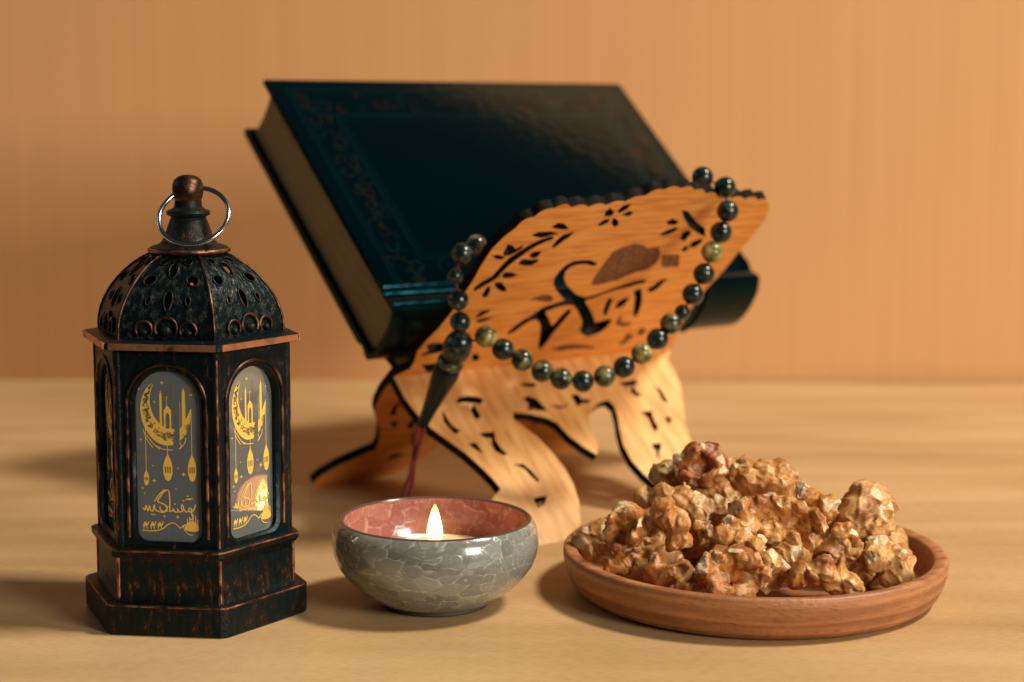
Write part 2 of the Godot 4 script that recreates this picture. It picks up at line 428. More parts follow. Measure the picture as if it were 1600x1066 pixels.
	M.copper_dull.albedo_texture = noise_map(noise(FastNoiseLite.TYPE_SIMPLEX_SMOOTH, 0.03, 5, 82), 512, [[0.0, lin(0.012, 0.014, 0.014)], [0.38, lin(0.025, 0.018, 0.015)], [0.55, lin(0.075, 0.036, 0.022)], [0.75, lin(0.21, 0.1, 0.052)], [1.0, lin(0.48, 0.27, 0.14)]])
	M.steel = mat(lin(0.62, 0.64, 0.64), 0.2, 1.0)
	M.pane = mat(Color(lin(0.36, 0.39, 0.38), 0.85), 0.04, 0.5)
	M.pane.metallic_specular = 0.9
	M.pane.transparency = BaseMaterial3D.TRANSPARENCY_ALPHA
	M.pane.albedo_texture = noise_map(noise(FastNoiseLite.TYPE_SIMPLEX_SMOOTH, 0.01, 2, 90), 64, [[0.0, grey(0.93)], [1.0, grey(1.0)]])
	M.pane.clearcoat_enabled = true
	M.pane.clearcoat = 1.0
	M.pane.clearcoat_roughness = 0.02
	# bowl
	M.crackle_out = mat(Color.WHITE, 0.2)
	M.crackle_in = mat(Color.WHITE, 0.2)
	for q in [[M.crackle_out, 41, [lin(0.14, 0.152, 0.132), lin(0.31, 0.325, 0.29), lin(0.52, 0.54, 0.48)]], [M.crackle_in, 57, [lin(0.31, 0.105, 0.08), lin(0.47, 0.215, 0.175), lin(0.64, 0.42, 0.36)]]]:
		var im := crackle(q[1], q[2])
		var m: StandardMaterial3D = q[0]
		m.albedo_texture = ImageTexture.create_from_image(im[0])
		bumpy(m, ImageTexture.create_from_image(im[1]), 0.55)
		m.clearcoat_enabled = true
		m.clearcoat = 0.6
		m.clearcoat_roughness = 0.06
	M.glaze_dark = mat(lin(0.1, 0.062, 0.048), 0.18)
	M.clay = mat(lin(0.05, 0.04, 0.035), 0.7)
	# candle
	M.wax = mat(lin(0.86, 0.74, 0.56), 0.4)
	M.wax.subsurf_scatter_enabled = true
	M.wax.subsurf_scatter_strength = 0.2
	M.tin = mat(lin(0.7, 0.7, 0.7), 0.3, 1.0)
	M.wick = mat(lin(0.03, 0.02, 0.015), 0.9)
	M.flame = mat(Color.BLACK, 1.0)
	M.flame.emission_enabled = true
	M.flame.emission = Color.WHITE
	M.flame.emission_energy_multiplier = 9.0
	M.flame.emission_operator = BaseMaterial3D.EMISSION_OP_MULTIPLY
	var g := Gradient.new()
	g.offsets = PackedFloat32Array([0.0, 0.18, 0.4, 0.75, 1.0])
	g.colors = PackedColorArray([lin(0.3, 0.1, 0.012), lin(0.8, 0.42, 0.08), lin(1.0, 0.72, 0.3), lin(1.0, 0.6, 0.16), lin(0.7, 0.25, 0.02)])
	var gt := GradientTexture2D.new()
	gt.gradient = g
	gt.width = 8
	gt.height = 64
	gt.fill_to = Vector2(0, 1)
	M.flame.emission_texture = gt
	# plate
	M.beech = mat(Color.WHITE, 0.5)
	M.beech.albedo_texture = ImageTexture.create_from_image(beech_print())
	bumpy(M.beech, noise_map(noise(FastNoiseLite.TYPE_SIMPLEX_SMOOTH, 0.08, 3, 61), 512, [], 3.0), 0.25)
	triplanar(M.beech, Vector3(7, 16, 7))
	# book
	M.leather = mat(lin(0.0015, 0.017, 0.022), 0.22, 0.85)
	M.leather.metallic_specular = 0.3
	triplanar(M.leather, Vector3(30, 30, 30))
	bumpy(M.leather, noise_map(noise(FastNoiseLite.TYPE_CELLULAR, 0.06, 1, 62), 512, [], 5.0), 0.3)
	M.pages = mat(Color.WHITE, 0.75)
	M.pages.albedo_texture = noise_map(noise(FastNoiseLite.TYPE_SIMPLEX_SMOOTH, 0.05, 3, 63), 256, [[0.0, lin(0.13, 0.088, 0.036)], [0.45, lin(0.27, 0.19, 0.08)], [1.0, lin(0.4, 0.29, 0.13)]])
	triplanar(M.pages, Vector3(3, 3, 160))
	# beads
	for q in [["stone_dark", [[0.0, lin(0.002, 0.007, 0.007)], [0.55, lin(0.005, 0.016, 0.014)], [0.72, lin(0.02, 0.045, 0.034)], [0.9, lin(0.07, 0.09, 0.05)]]], ["stone_mixed", [[0.0, lin(0.003, 0.007, 0.007)], [0.5, lin(0.008, 0.02, 0.016)], [0.6, lin(0.14, 0.14, 0.05)], [0.8, lin(0.33, 0.31, 0.13)]]], ["stone_olive", [[0.0, lin(0.02, 0.02, 0.008)], [0.36, lin(0.12, 0.1, 0.025)], [0.55, lin(0.34, 0.29, 0.085)], [0.8, lin(0.5, 0.46, 0.2)]]]]:
		var m := triplanar(mat(Color.WHITE, 0.24), Vector3(55, 55, 55))
		m.albedo_texture = noise_map(noise(FastNoiseLite.TYPE_SIMPLEX_SMOOTH, 0.012, 4, 100 + q[0].length()), 256, q[1])
		m.clearcoat_enabled = true
		m.clearcoat = 0.25
		m.clearcoat_roughness = 0.08
		M[q[0]] = m
	M.horn = mat(lin(0.004, 0.011, 0.012), 0.3)
	M.horn.clearcoat_enabled = true
	M.horn.metallic_specular = 0.3
	M.horn.clearcoat = 0.25
	M.horn.clearcoat_roughness = 0.08
	M.cord = mat(lin(0.16, 0.012, 0.012), 0.8)
	# walnuts
	M.walnut = triplanar(mat(Color.WHITE, 0.5), Vector3(28, 28, 28))
	M.walnut.vertex_color_use_as_albedo = true
	M.walnut.albedo_texture = noise_map(noise(FastNoiseLite.TYPE_SIMPLEX_SMOOTH, 0.03, 5, 71), 512, [[0.0, lin(0.6, 0.5, 0.42)], [0.4, lin(0.88, 0.85, 0.82)], [0.6, Color.WHITE], [1.0, Color.WHITE]])
	bumpy(M.walnut, noise_map(noise(FastNoiseLite.TYPE_SIMPLEX_SMOOTH, 0.04, 4, 72), 512, [], 4.0), 0.16)
	M.walnut.clearcoat_enabled = true
	M.walnut.clearcoat = 0.1
	M.walnut.clearcoat_roughness = 0.3


# ice-crack glaze: flakes of slightly different tone with pale cracks along part of their edges; [colour, bump]
func crackle(sd: int, tones: Array) -> Array:
	var w := 1024
	var h := 384
	var cell := noise(FastNoiseLite.TYPE_CELLULAR, 1.0, 1, sd)
	cell.cellular_return_type = FastNoiseLite.RETURN_CELL_VALUE
	cell.cellular_jitter = 0.9
	var edge: FastNoiseLite = cell.duplicate()
	edge.cellular_return_type = FastNoiseLite.RETURN_DISTANCE2_SUB
	var bend := noise(FastNoiseLite.TYPE_SIMPLEX_SMOOTH, 0.9, 3, sd + 1)
	var im := Image.create(w, h, false, Image.FORMAT_RGB8)
	var hm := Image.create(w, h, false, Image.FORMAT_RGB8)
	for y in h:
		for x in w:
			var a := TAU * x / w
			var p := Vector3(sin(a) * 4.6, y * 0.0215, cos(a) * 4.6)
			var q := p + Vector3(bend.get_noise_3dv(p), bend.get_noise_3dv(p + Vector3(9, 0, 0)), bend.get_noise_3dv(p + Vector3(0, 9, 0))) * 0.16
			var tone := cell.get_noise_3dv(q) * 0.5 + 0.5
			var crack := 1.0 - smoothstep(0.0, 0.09, edge.get_noise_3dv(q) + 1.0)
			crack *= smoothstep(-0.25, 0.2, bend.get_noise_3dv(p * 1.7 + Vector3(30, 0, 0)))
			var q2 := q * 2.3 + Vector3(50, 0, 0)
			var fine := (1.0 - smoothstep(0.0, 0.1, edge.get_noise_3dv(q2) + 1.0)) * smoothstep(0.0, 0.3, bend.get_noise_3dv(p * 1.3 + Vector3(70, 0, 0)))
			var line := clampf(crack + fine * 0.6, 0.0, 1.0)
			var c: Color = tones[0].lerp(tones[1], tone * 0.75 + 0.125 + bend.get_noise_3dv(p * 4.0) * 0.25)
			im.set_pixel(x, y, c.lerp(tones[2], line * 0.7))
			hm.set_pixel(x, y, grey(0.5 + 0.25 * tone - 0.2 * line))
	hm.bump_map_to_normal_map(3.0)
	return [im, hm]


func beech_print() -> Image:
	var s := 512
	var im := Image.create(s, s, false, Image.FORMAT_RGB8)
	var a := noise(FastNoiseLite.TYPE_SIMPLEX_SMOOTH, 0.01, 4, 64)
	for y in s:
		for x in s:
			var k := clampf(a.get_noise_2d(absf(x - 256.0) * 0.22, absf(y - 256.0) * 2.4) * 1.1 + 0.5, 0.0, 1.0)
			im.set_pixel(x, y, lin(0.28, 0.1, 0.036).lerp(lin(0.54, 0.25, 0.1), k))
	rng.seed = 5
	for i in 900:                                  # the short dark rays of beech
		var p := Vector2(rng.randf() * s, rng.randf() * s)
		var l := rng.randf_range(6, 15)
		for k in int(l):
			var x := posmod(int(p.x + k), s)
			var y := posmod(int(p.y + k * 0.35), s)
			for o in 2:
				im.set_pixel(x, (y + o) % s, im.get_pixel(x, (y + o) % s).lerp(lin(0.09, 0.03, 0.012), 0.6 * sin(PI * (k + 0.5) / l)))
	return im


# drawing on images: a stroke of a given width through points, a filled outline
func stroke(im: Image, pts: PackedVector2Array, width: float, color: Color) -> void:
	var size := im.get_size()
	for i in pts.size() - 1:
		var steps := int(pts[i].distance_to(pts[i + 1]) / maxf(0.5, width * 0.25)) + 1
		for k in steps + 1:
			var p := pts[i].lerp(pts[i + 1], float(k) / steps)
			for y in range(maxi(0, int(p.y - width)), mini(size.y, int(p.y + width) + 2)):
				for x in range(maxi(0, int(p.x - width)), mini(size.x, int(p.x + width) + 2)):
					var cover := clampf(width * 0.5 + 0.5 - Vector2(x + 0.5, y + 0.5).distance_to(p), 0.0, 1.0)
					if cover > 0.0:
						var old := im.get_pixel(x, y)
						var c := old.lerp(color, cover)
						c.a = maxf(old.a, cover * color.a)
						if old.a < 0.01:
							c.r = color.r; c.g = color.g; c.b = color.b
						im.set_pixel(x, y, c)


func fill(im: Image, poly: PackedVector2Array, color: Color) -> void:
	var size := im.get_size()
	var lo := poly[0]
	var hi := poly[0]
	for p in poly:
		lo = lo.min(p)
		hi = hi.max(p)
	for y in range(maxi(0, int(lo.y)), mini(size.y, int(hi.y) + 2)):
		for x in range(maxi(0, int(lo.x)), mini(size.x, int(hi.x) + 2)):
			if Geometry2D.is_point_in_polygon(Vector2(x + 0.5, y + 0.5), poly):
				im.set_pixel(x, y, color)


func curve(pts: PackedVector2Array, steps := 8) -> PackedVector2Array:
	var out := PackedVector2Array()
	var n := pts.size()
	for i in n - 1:
		for k in steps:
			out.append(pts[i].cubic_interpolate(pts[i + 1], pts[maxi(0, i - 1)], pts[mini(n - 1, i + 2)], float(k) / steps))
	out.append(pts[n - 1])
	return out


# the gold print of the lantern's panes: crescent, mosque, hanging lamps, lettering, camels and dunes
func pane_print() -> Image:
	var im := Image.create(360, 980, false, Image.FORMAT_RGBA8)
	im.fill(Color(0.83, 0.58, 0.16, 0.0))
	var gold := lin(0.86, 0.55, 0.11)
	var deep := lin(0.1, 0.08, 0.05)
	var clear := Color(gold.r, gold.g, gold.b, 0.0)
	# crescent with its filigree
	var outer := curve(outline("92,75 60,110 38,160 28,215 36,285 60,345 100,395 150,422 205,422"))
	var inner := curve(outline("215,335 180,330 140,310 108,275 88,230 78,180 82,130 98,82"))
	var moon := outer.duplicate()
	moon.append_array(inner)
	fill(im, moon, gold)
	var horn := curve(outline("242,398 280,360 300,300 308,212"))
	horn.append_array(curve(outline("306,215 285,260 262,305 242,330")))
	fill(im, horn, gold)
	rng.seed = 11
	for i in 120:
		var f := rng.randf()
		var o := outer[int(f * (outer.size() - 1))]
		var n := inner[int((1.0 - f) * (inner.size() - 1))]
		var p := o.lerp(n, rng.randf_range(0.25, 0.8))
		var r := rng.randf_range(4, 8)
		var ring := PackedVector2Array()
		for k in 9:
			ring.append(p + Vector2(cos(k * 0.75 + i), sin(k * 0.75 + i)) * r * (0.4 + 0.08 * k))
		stroke(im, ring, 2.8, deep)
	for i in 12:
		var p := Vector2(rng.randf_range(250, 296), rng.randf_range(290, 385))
		stroke(im, curve(PackedVector2Array([p, p + Vector2(8, -9), p + Vector2(14, 3), p + Vector2(4, 8)])), 2.4, deep)
	stroke(im, outer, 4.0, gold)
	stroke(im, inner, 4.0, gold)
	for q in ["40,340 62,400 92,440", "60,370 92,415 128,448", "110,430 150,448 200,452", "240,405 250,425 238,445", "275,380 270,410 246,440"]:
		stroke(im, curve(outline(q)), 5.0, gold)
	# mosque
	fill(im, outline("133,335 133,140 140,110 147,140 147,335"), gold)
	fill(im, curve(outline("156,330 156,235 162,218 176,200 192,218 198,235 198,330")), gold)
	fill(im, curve(outline("167,330 167,262 177,240 187,262 187,330")), Color(gold.r, gold.g, gold.b, 0.0))
	stroke(im, outline("174,205 174,150"), 3.0, gold)
	stroke(im, curve(outline("168,148 174,154 180,146")), 3.0, gold)
	fill(im, outline("256,330 258,125 267,92 276,125 278,300"), gold)
	stroke(im, outline("201,80 201,330"), 2.5, lin(0.35, 0.16, 0.05))
	stroke(im, outline("246,175 246,330"), 2.5, gold)
	fill(im, outline("120,330 205,330 205,350 125,348"), gold)
	# hanging lamps
	for q in [[52, 325, 565, 660, 15], [173, 420, 470, 632, 26], [308, 215, 470, 632, 23]]:
		var x: float = q[0]
		var r: float = q[4]
		stroke(im, PackedVector2Array([Vector2(x, q[1]), Vector2(x, q[2] + 20)]), 4.0, gold)
		var y0: float = q[2]
		var y1: float = q[3]
		var hgt := y1 - y0
		var body := PackedVector2Array([Vector2(x, y0), Vector2(x + r * 0.35, y0 + hgt * 0.14), Vector2(x + r * 0.8, y0 + hgt * 0.3), Vector2(x + r, y0 + hgt * 0.45), Vector2(x + r, y0 + hgt * 0.72), Vector2(x + r * 0.6, y0 + hgt * 0.93), Vector2(x, y1)])
		for k in range(5, 0, -1):
			body.append(Vector2(2 * x - body[k].x, body[k].y))
		fill(im, body, gold)
		for k in [-0.5, 0.0, 0.5]:
			stroke(im, PackedVector2Array([Vector2(x + k * r, y0 + hgt * 0.5), Vector2(x + k * r, y0 + hgt * 0.68)]), r * 0.28, clear if false else lin(0.22, 0.12, 0.03))
	# stars
	for q: String in ["20,105,7", "150,70,8", "105,180,6", "310,135,6", "25,395,6", "90,545,4", "230,555,5", "260,590,9", "95,630,8", "30,675,6", "40,705,5", "215,675,4", "280,715,5", "150,835,6", "222,837,8"]:
		var s := q.split(",")
		var p := Vector2(s[0].to_float(), s[1].to_float())
		var r := s[2].to_float()
		stroke(im, PackedVector2Array([p + Vector2(-r, 0), p + Vector2(r, 0)]), r * 0.6, gold)
		stroke(im, PackedVector2Array([p + Vector2(0, -r), p + Vector2(0, r)]), r * 0.6, gold)
	# the two words in Arabic script, right to left
	for q in ["322,765 314,790 300,806 284,800 290,782 300,790 296,804", "284,800 268,806 258,790 250,800 244,776 250,766 256,786 248,804", "248,804 228,806 222,790 226,806 206,806 198,790", "198,800 176,806", "176,690 180,740 178,806", "168,776 152,806 128,800 124,780", "172,682 150,690 128,722 112,748 134,760 156,772 164,800 140,812 108,806", "108,806 96,796 92,772 84,806 70,800", "70,800 66,778 56,806 46,776 40,800 30,792", "300,812 306,840 292,852", "96,748 120,712 150,682"]:
		stroke(im, curve(outline(q)), 7.5, gold)
	for q in ["254,742 258,742", "206,762 210,762", "78,826 82,826", "90,826 94,826", "270,735 290,728", "290,735 305,728"]:
		stroke(im, outline(q), 7.0, gold)
	# camels, dunes, the town at the end of the road
	stroke(im, curve(outline("26,920 70,922 110,918 140,905 170,880 196,872 220,885 236,900 252,888 262,880")), 6.0, gold)
	stroke(im, curve(outline("252,884 262,915 282,935 305,940")), 5.0, gold)
	for x in [42, 82, 122]:
		fill(im, PackedVector2Array([Vector2(x - 14, 885), Vector2(x - 8, 872), Vector2(x - 1, 866), Vector2(x + 6, 876), Vector2(x + 11, 880), Vector2(x + 15, 864), Vector2(x + 21, 866), Vector2(x + 16, 886), Vector2(x + 9, 893), Vector2(x + 10, 912), Vector2(x + 6, 912), Vector2(x + 3, 894), Vector2(x - 6, 894), Vector2(x - 9, 912), Vector2(x - 13, 912)]), gold)
	fill(im, curve(outline("262,912 262,885 280,868 300,858 322,868 338,885 338,912 300,920 262,912")), gold)
	for q in ["276,880 276,848", "290,880 290,838", "308,880 308,820", "322,880 322,832", "334,890 334,850"]:
		stroke(im, outline(q), 6.5, gold)
	return im


# the book's front: thin frame lines and a dim floral band near the fore edge, the spine and the short edges
func cover_print(w: float, h: float) -> Image:
	var k := 44.0
	var im := Image.create(int(w * k), int(h * k), false, Image.FORMAT_RGB8)
	im.fill(lin(0.0005, 0.024, 0.034))
	var line := lin(0.006, 0.075, 0.09)
	var gilt := lin(0.05, 0.06, 0.048)
	var rust := lin(0.1, 0.045, 0.03)
	for q in [[0.75, 0.75, 3.0], [2.6, 2.6, 4.0], [2.85, 2.85, 2.0], [0.95, 0.95, 2.0]]:
		var a := Vector2(q[0], q[1]) * k
		var b := Vector2(w - q[0], h - q[1]) * k
		stroke(im, PackedVector2Array([a, Vector2(b.x, a.y), b, Vector2(a.x, b.y), a]), q[2], line)
	rng.seed = 19
	for i in 190:
		var along := rng.randf()
		var p := Vector2.ZERO
		match i % 4:
			0: p = Vector2(lerpf(1.2, w - 1.2, along), rng.randf_range(1.1, 2.3))
			1: p = Vector2(lerpf(1.2, w - 1.2, along), h - rng.randf_range(1.1, 2.3))
			2: p = Vector2(rng.randf_range(1.1, 2.3), lerpf(1.2, h - 1.2, along))
			3: p = Vector2(w - rng.randf_range(1.1, 2.3), lerpf(1.2, h - 1.2, along))
		p *= k
		var c := [gilt, line, rust, gilt][rng.randi() % 4] as Color
		var a := rng.randf() * TAU
		var r := rng.randf_range(8, 20)
		var leaf := PackedVector2Array()
		for s in 7:
			leaf.append(p + Vector2(cos(a + s * 0.7), sin(a + s * 0.7)) * r * (1.0 - s * 0.11))
		stroke(im, leaf, rng.randf_range(2.0, 4.5), c)
	return im


# ---------------------------------------------------------------- lantern
const LT := 24.0            # turn of the lantern, degrees


func hexdir(a: float) -> Vector3:      # outward direction at an angle, Godot axes
	return Vector3(sin(a), 0, cos(a))


func hexring(r: float, y: float, corner := 0.0) -> PackedVector3Array:
	var out := PackedVector3Array()
	for k in 6:
		var a := deg_to_rad(LT + 60.0 * k)
		var p := hexdir(a) * r
		if corner > 0.0:
			var b := hexdir(a - PI / 3) * r
			var c := hexdir(a + PI / 3) * r
			p = p.lerp(b, 0.0)
			out.append((p + (b - p).normalized() * corner + Vector3(0, y, 0)) * C)
			out.append((p + (c - p).normalized() * corner + Vector3(0, y, 0)) * C)
		else:
			out.append((p + Vector3(0, y, 0)) * C)
	return out


# stacked rings of a hexagon with chamfered corners
func hexstack(prof: PackedVector2Array, corner: float) -> ArrayMesh:
	var b := MB.new()
	var rings := []
	for p in prof:
		rings.append(hexring(maxf(p.x, 0.01), p.y, corner * clampf(p.x, 0.01, 1.0)))
	for i in prof.size() - 1:
		for k in 12:
			var l := (k + 1) % 12
			var p0: Vector3 = rings[i][k]
			var p1: Vector3 = rings[i][l]
			var p2: Vector3 = rings[i + 1][l]
			var p3: Vector3 = rings[i + 1][k]
			var m := (p1 - p0).cross(p3 - p0) + (p2 - p1).cross(p3 - p2)
			if m.length() < 1e-12:
				continue
			m = m.normalized()
			var d := prof[i + 1] - prof[i]
			var want := hexdir(deg_to_rad(LT) + TAU * k / 12.0) * d.y + Vector3(0, -d.x, 0)
			if m.dot(want) < 0.0:
				m = -m
			b.flat(p0, p1, p2, p3, m)
	return b.mesh()


func bar(parent: Node, called: String, pts: PackedVector3Array, r: float, m: Material, closed := false) -> MeshInstance3D:
	return part(called, tube(pts, [r], 8, closed), m, parent)


func ring3(pts: PackedVector3Array, each := 10) -> PackedVector3Array:      # more points along straight sides
	var out := PackedVector3Array()
	for i in pts.size():
		for k in each:
			out.append(pts[i].lerp(pts[(i + 1) % pts.size()], float(k) / each))
	return out


func window_loop(hw: float, y0: float, y1: float, spring: float, r: float) -> PackedVector2Array:
	var out := PackedVector2Array()
	for k in 7:
		var a := -PI / 2 + PI / 2 * k / 6.0
		out.append(Vector2(hw - r + cos(a) * r, y0 + r + sin(a) * r))
	for k in 6:
		out.append(Vector2(hw, lerpf(y0 + r, spring, (k + 1) / 7.0)))
	for k in 29:
		var a := PI * k / 28.0
		out.append(Vector2(cos(a) * hw, spring + sin(a) * (y1 - spring)))
	for k in 6:
		out.append(Vector2(-hw, lerpf(spring, y0 + r, (k + 1) / 7.0)))
	for k in 7:
		var a := PI + PI / 2 * k / 6.0
		out.append(Vector2(-hw + r + cos(a) * r, y0 + r + sin(a) * r))
	for k in 5:
		out.append(Vector2(lerpf(-hw + r, hw - r, (k + 1) / 6.0), y0))
	return out


func to_rect(p: Vector2, c: Vector2, half: float, y0: float, y1: float) -> Vector2:
	var d := p - c
	var t := 1e9
	if absf(d.x) > 1e-6:
		t = minf(t, half / absf(d.x))
	if d.y > 1e-6:
		t = minf(t, (y1 - c.y) / d.y)
	elif d.y < -1e-6:
		t = minf(t, (y0 - c.y) / d.y)
	return c + d * t


func dome_point(k: int, s: float, v: float, lift := 0.0) -> Vector3:
	var prof := outline("3.3,10 3.3,10.35 3.22,10.75 3.05,11.15 2.8,11.55 2.45,11.95 2.02,12.32 1.6,12.58 1.28,12.72")
	var f := clampf(v, 0, 1) * (prof.size() - 1)
	var i := mini(int(f), prof.size() - 2)
	var p := prof[i].cubic_interpolate(prof[i + 1], prof[maxi(0, i - 1)], prof[mini(prof.size() - 1, i + 2)], f - i)
	var a := deg_to_rad(LT + 60.0 * k)
	var base := hexdir(a).lerp(hexdir(a + PI / 3), s)
	var n := hexdir(a + PI / 6)
	return (base * p.x + n * lift * 0.8 + Vector3(0, p.y + lift * 0.5 * v, 0)) * C


const PIERCED := "0.5,0.73,0.075,0.085 0.26,0.84,0.085,0.05 0.74,0.84,0.085,0.05 0.2,0.62,0.085,0.05 0.8,0.62,0.085,0.05 0.5,0.42,0.05,0.1 0.27,0.42,0.03,0.045 0.73,0.42,0.03,0.045"


func lantern() -> void:
	var t := thing("lantern", "dark aged metal lantern with copper worn edges and gold printed arched windows", "lantern", P(-11.24, 0, 61.0))
	var base := part("base", hexstack(outline("0,0 4,0 4.08,0.06 4.08,0.98 4.02,1.05 3.4,1.07"), 0.16), M.patina_worn, t)
	bar(base, "worn_edge", ring3(hexring(4.05, 1.02, 0.16)), 0.036, M.copper, true)
	var plinth := part("plinth", hexstack(outline("3.66,1.05 3.6,1.2 3.57,1.35 3.57,2.5 3.6,2.62"), 0.1), M.patina_worn, t)
	for k in 6:
		var d := hexdir(deg_to_rad(LT + 60.0 * k))
		bar(plinth, "worn_edge", PackedVector3Array([(d * 3.54 + Vector3(0, 1.1, 0)) * C, (d * 3.54 + Vector3(0, 1.8, 0)) * C, (d * 3.54 + Vector3(0, 2.6, 0)) * C]), 0.07, M.copper)
	var moulding := part("moulding", hexstack(outline("3.5,2.58 3.75,2.62 3.8,2.7 3.8,2.84 3.74,2.92 3.4,2.96"), 0.12), M.patina_worn, t)
	bar(moulding, "worn_edge", ring3(hexring(3.775, 2.865, 0.12)), 0.04, M.copper, true)
	part("floor_plate", hexstack(outline("0.01,2.9 3.4,2.92"), 0.1), M.patina, t)
	# six sides, each with an arched opening and a printed pane
	var loop := window_loop(1.12, 3.14, 9.0, 7.85, 0.38)
	var lip := window_loop(1.2, 3.06, 9.08, 7.87, 0.42)
	var print_map := ImageTexture.create_from_image(pane_print())
	var gold := mat(Color.WHITE, 0.4, 0.0)
	gold.albedo_texture = print_map
	gold.transparency = BaseMaterial3D.TRANSPARENCY_ALPHA
	var apothem := 3.5 * cos(PI / 6)
	for k in 6:
		var a := deg_to_rad(LT + 60.0 * k + 30.0)
		var n := hexdir(a)
		var x := Vector3(cos(a), 0, -sin(a))
		var at := func(p: Vector2, depth: float) -> Vector3: return (n * (apothem - depth) + x * p.x + Vector3(0, p.y, 0)) * C
		var b := MB.new()
		var c := Vector2(0, 6.1)
		var count := loop.size()
		for i in count:
			var j := (i + 1) % count
			var q0 := to_rect(lip[i], c, 1.72, 2.9, 9.75)
			var q1 := to_rect(lip[j], c, 1.72, 2.9, 9.75)
			b.flat(at.call(lip[i], 0.0), at.call(lip[j], 0.0), at.call(q1, 0.0), at.call(q0, 0.0), n)
			if absf(q0.x - q1.x) > 0.01 and absf(q0.y - q1.y) > 0.01:
				var corner := Vector2(1.72 * signf(q0.x + q1.x), 9.75 if q0.y + q1.y > 12.0 else 2.9)
				b.tri(at.call(q0, 0.0), at.call(q1, 0.0), at.call(corner, 0.0), n, n, n)
			var e0 := (lip[i] - c).normalized()
			var e1 := (lip[j] - c).normalized()
			var m0 := (n * 0.7 - (x * e0.x + Vector3(0, e0.y, 0)) * 0.7)
			var m1 := (n * 0.7 - (x * e1.x + Vector3(0, e1.y, 0)) * 0.7)
			b.quad(at.call(lip[i], 0.0), at.call(lip[j], 0.0), at.call(loop[j], 0.1), at.call(loop[i], 0.1), [m0, m1, m1, m0])
			var w0 := -(x * e0.x + Vector3(0, e0.y, 0))
			var w1 := -(x * e1.x + Vector3(0, e1.y, 0))
			b.quad(at.call(loop[i], 0.1), at.call(loop[j], 0.1), at.call(loop[j], 0.5), at.call(loop[i], 0.5), [w0, w1, w1, w0])
		var side := part("side_panel", b.mesh(), M.patina, t)
		var rim := window_loop(1.36, 2.98, 9.24, 7.9, 0.5)
		var arch := PackedVector3Array()
		for i in range(9, 46):
			arch.append(at.call(rim[i], 0.0))
		bar(side, "arch_moulding", arch, 0.07, M.copper_dull)
		for s in [-1.0, 1.0]:
			bar(side, "side_bead", PackedVector3Array([at.call(Vector2(s * 1.37, 3.3), 0.0), at.call(Vector2(s * 1.37, 5.5), 0.0), at.call(Vector2(s * 1.37, 7.6), 0.0)]), 0.06, M.copper)
		# the panes sit loose in their grooves, one a little askew
		var skew := deg_to_rad(4.0 if k == 0 else -0.6)
		var glass := MB.new()
		var gilt := MB.new()
		var pn := n.rotated(Vector3.UP, skew)
		var px := x.rotated(Vector3.UP, skew)
		var big := window_loop(1.26, 3.02, 9.12, 7.87, 0.4)
		for i in big.size():
			var j := (i + 1) % big.size()
			var o := (n * (apothem - 0.2) + Vector3(0, 6.0, 0)) * C
			glass.tri(o, (n * (apothem - 0.2) + px * big[i].x + Vector3(0, big[i].y, 0)) * C, (n * (apothem - 0.2) + px * big[j].x + Vector3(0, big[j].y, 0)) * C, pn, pn, pn, Vector2(0.5, 0.5), Vector2(0.1, 0.4), Vector2(0.8, 0.3))
		var pane := part("window_pane", glass.mesh(), M.pane, side)
		var corners := []
		for q in [Vector2(-1.12, 9.0), Vector2(1.12, 9.0), Vector2(1.12, 3.14), Vector2(-1.12, 3.14)]:
			corners.append((n * (apothem - 0.2) + pn * 0.012 + px * q.x + Vector3(0, q.y, 0)) * C)
		gilt.flat(corners[0], corners[1], corners[2], corners[3], pn)
		part("gold_print", gilt.mesh(), gold, side)
		pane.position = Vector3.ZERO
		# corner post with a worn bead
		var d := hexdir(deg_to_rad(LT + 60.0 * k))
		var post := part("corner_post", tube(PackedVector3Array([(d * 3.36 + Vector3(0, 2.9, 0)) * C, (d * 3.36 + Vector3(0, 6, 0)) * C, (d * 3.36 + Vector3(0, 9.75, 0)) * C]), [0.17], 10), M.patina_worn, t)
		bar(post, "worn_bead", PackedVector3Array([(d * 3.46 + Vector3(0, 3.0, 0)) * C, (d * 3.47 + Vector3(0, 6.5, 0)) * C, (d * 3.46 + Vector3(0, 9.4, 0)) * C]), 0.07, M.copper)
	var eave := part("eave", hexstack(outline("3.2,9.66 3.8,9.7 3.9,9.74 3.9,9.92 3.84,9.96 3.2,10.06"), 0.1), M.patina, t)
	for k in 6:
		var a := deg_to_rad(LT + 60.0 * k)
		var p := hexdir(a) * 3.86
		var q := hexdir(a + PI / 3) * 3.86
		var n := hexdir(a + PI / 6)
		var b := MB.new()
		var lo := Vector3(0, 9.735, 0)
		var hi := Vector3(0, 9.945, 0)
		p = p.lerp(q, 0.028); q = q.lerp(p, 0.028)
		b.flat((p + n * 0.065 + lo) * C, (q + n * 0.065 + lo) * C, (q + n * 0.065 + hi) * C, (p + n * 0.065 + hi) * C, n)
		b.flat((p + n * 0.065 + hi) * C, (q + n * 0.065 + hi) * C, (q + hi) * C, (p + hi) * C, Vector3.UP)
		b.flat((p + n * 0.065 + lo) * C, (q + n * 0.065 + lo) * C, (q + lo) * C, (p + lo) * C, Vector3.DOWN)
		for e in [[p, -1.0], [q, 1.0]]:
			var o: Vector3 = e[0]
			b.flat((o + lo) * C, (o + n * 0.065 + lo) * C, (o + n * 0.065 + hi) * C, (o + hi) * C, (q - p).normalized() * e[1])
		part("edge_strip", b.mesh(), M.copper_bright, eave)
	# roof: six curved panels, pierced, with raised rims and scrolls
	var holes := Image.create(384, 384, false, Image.FORMAT_RGBA8)
	holes.fill(Color.WHITE)
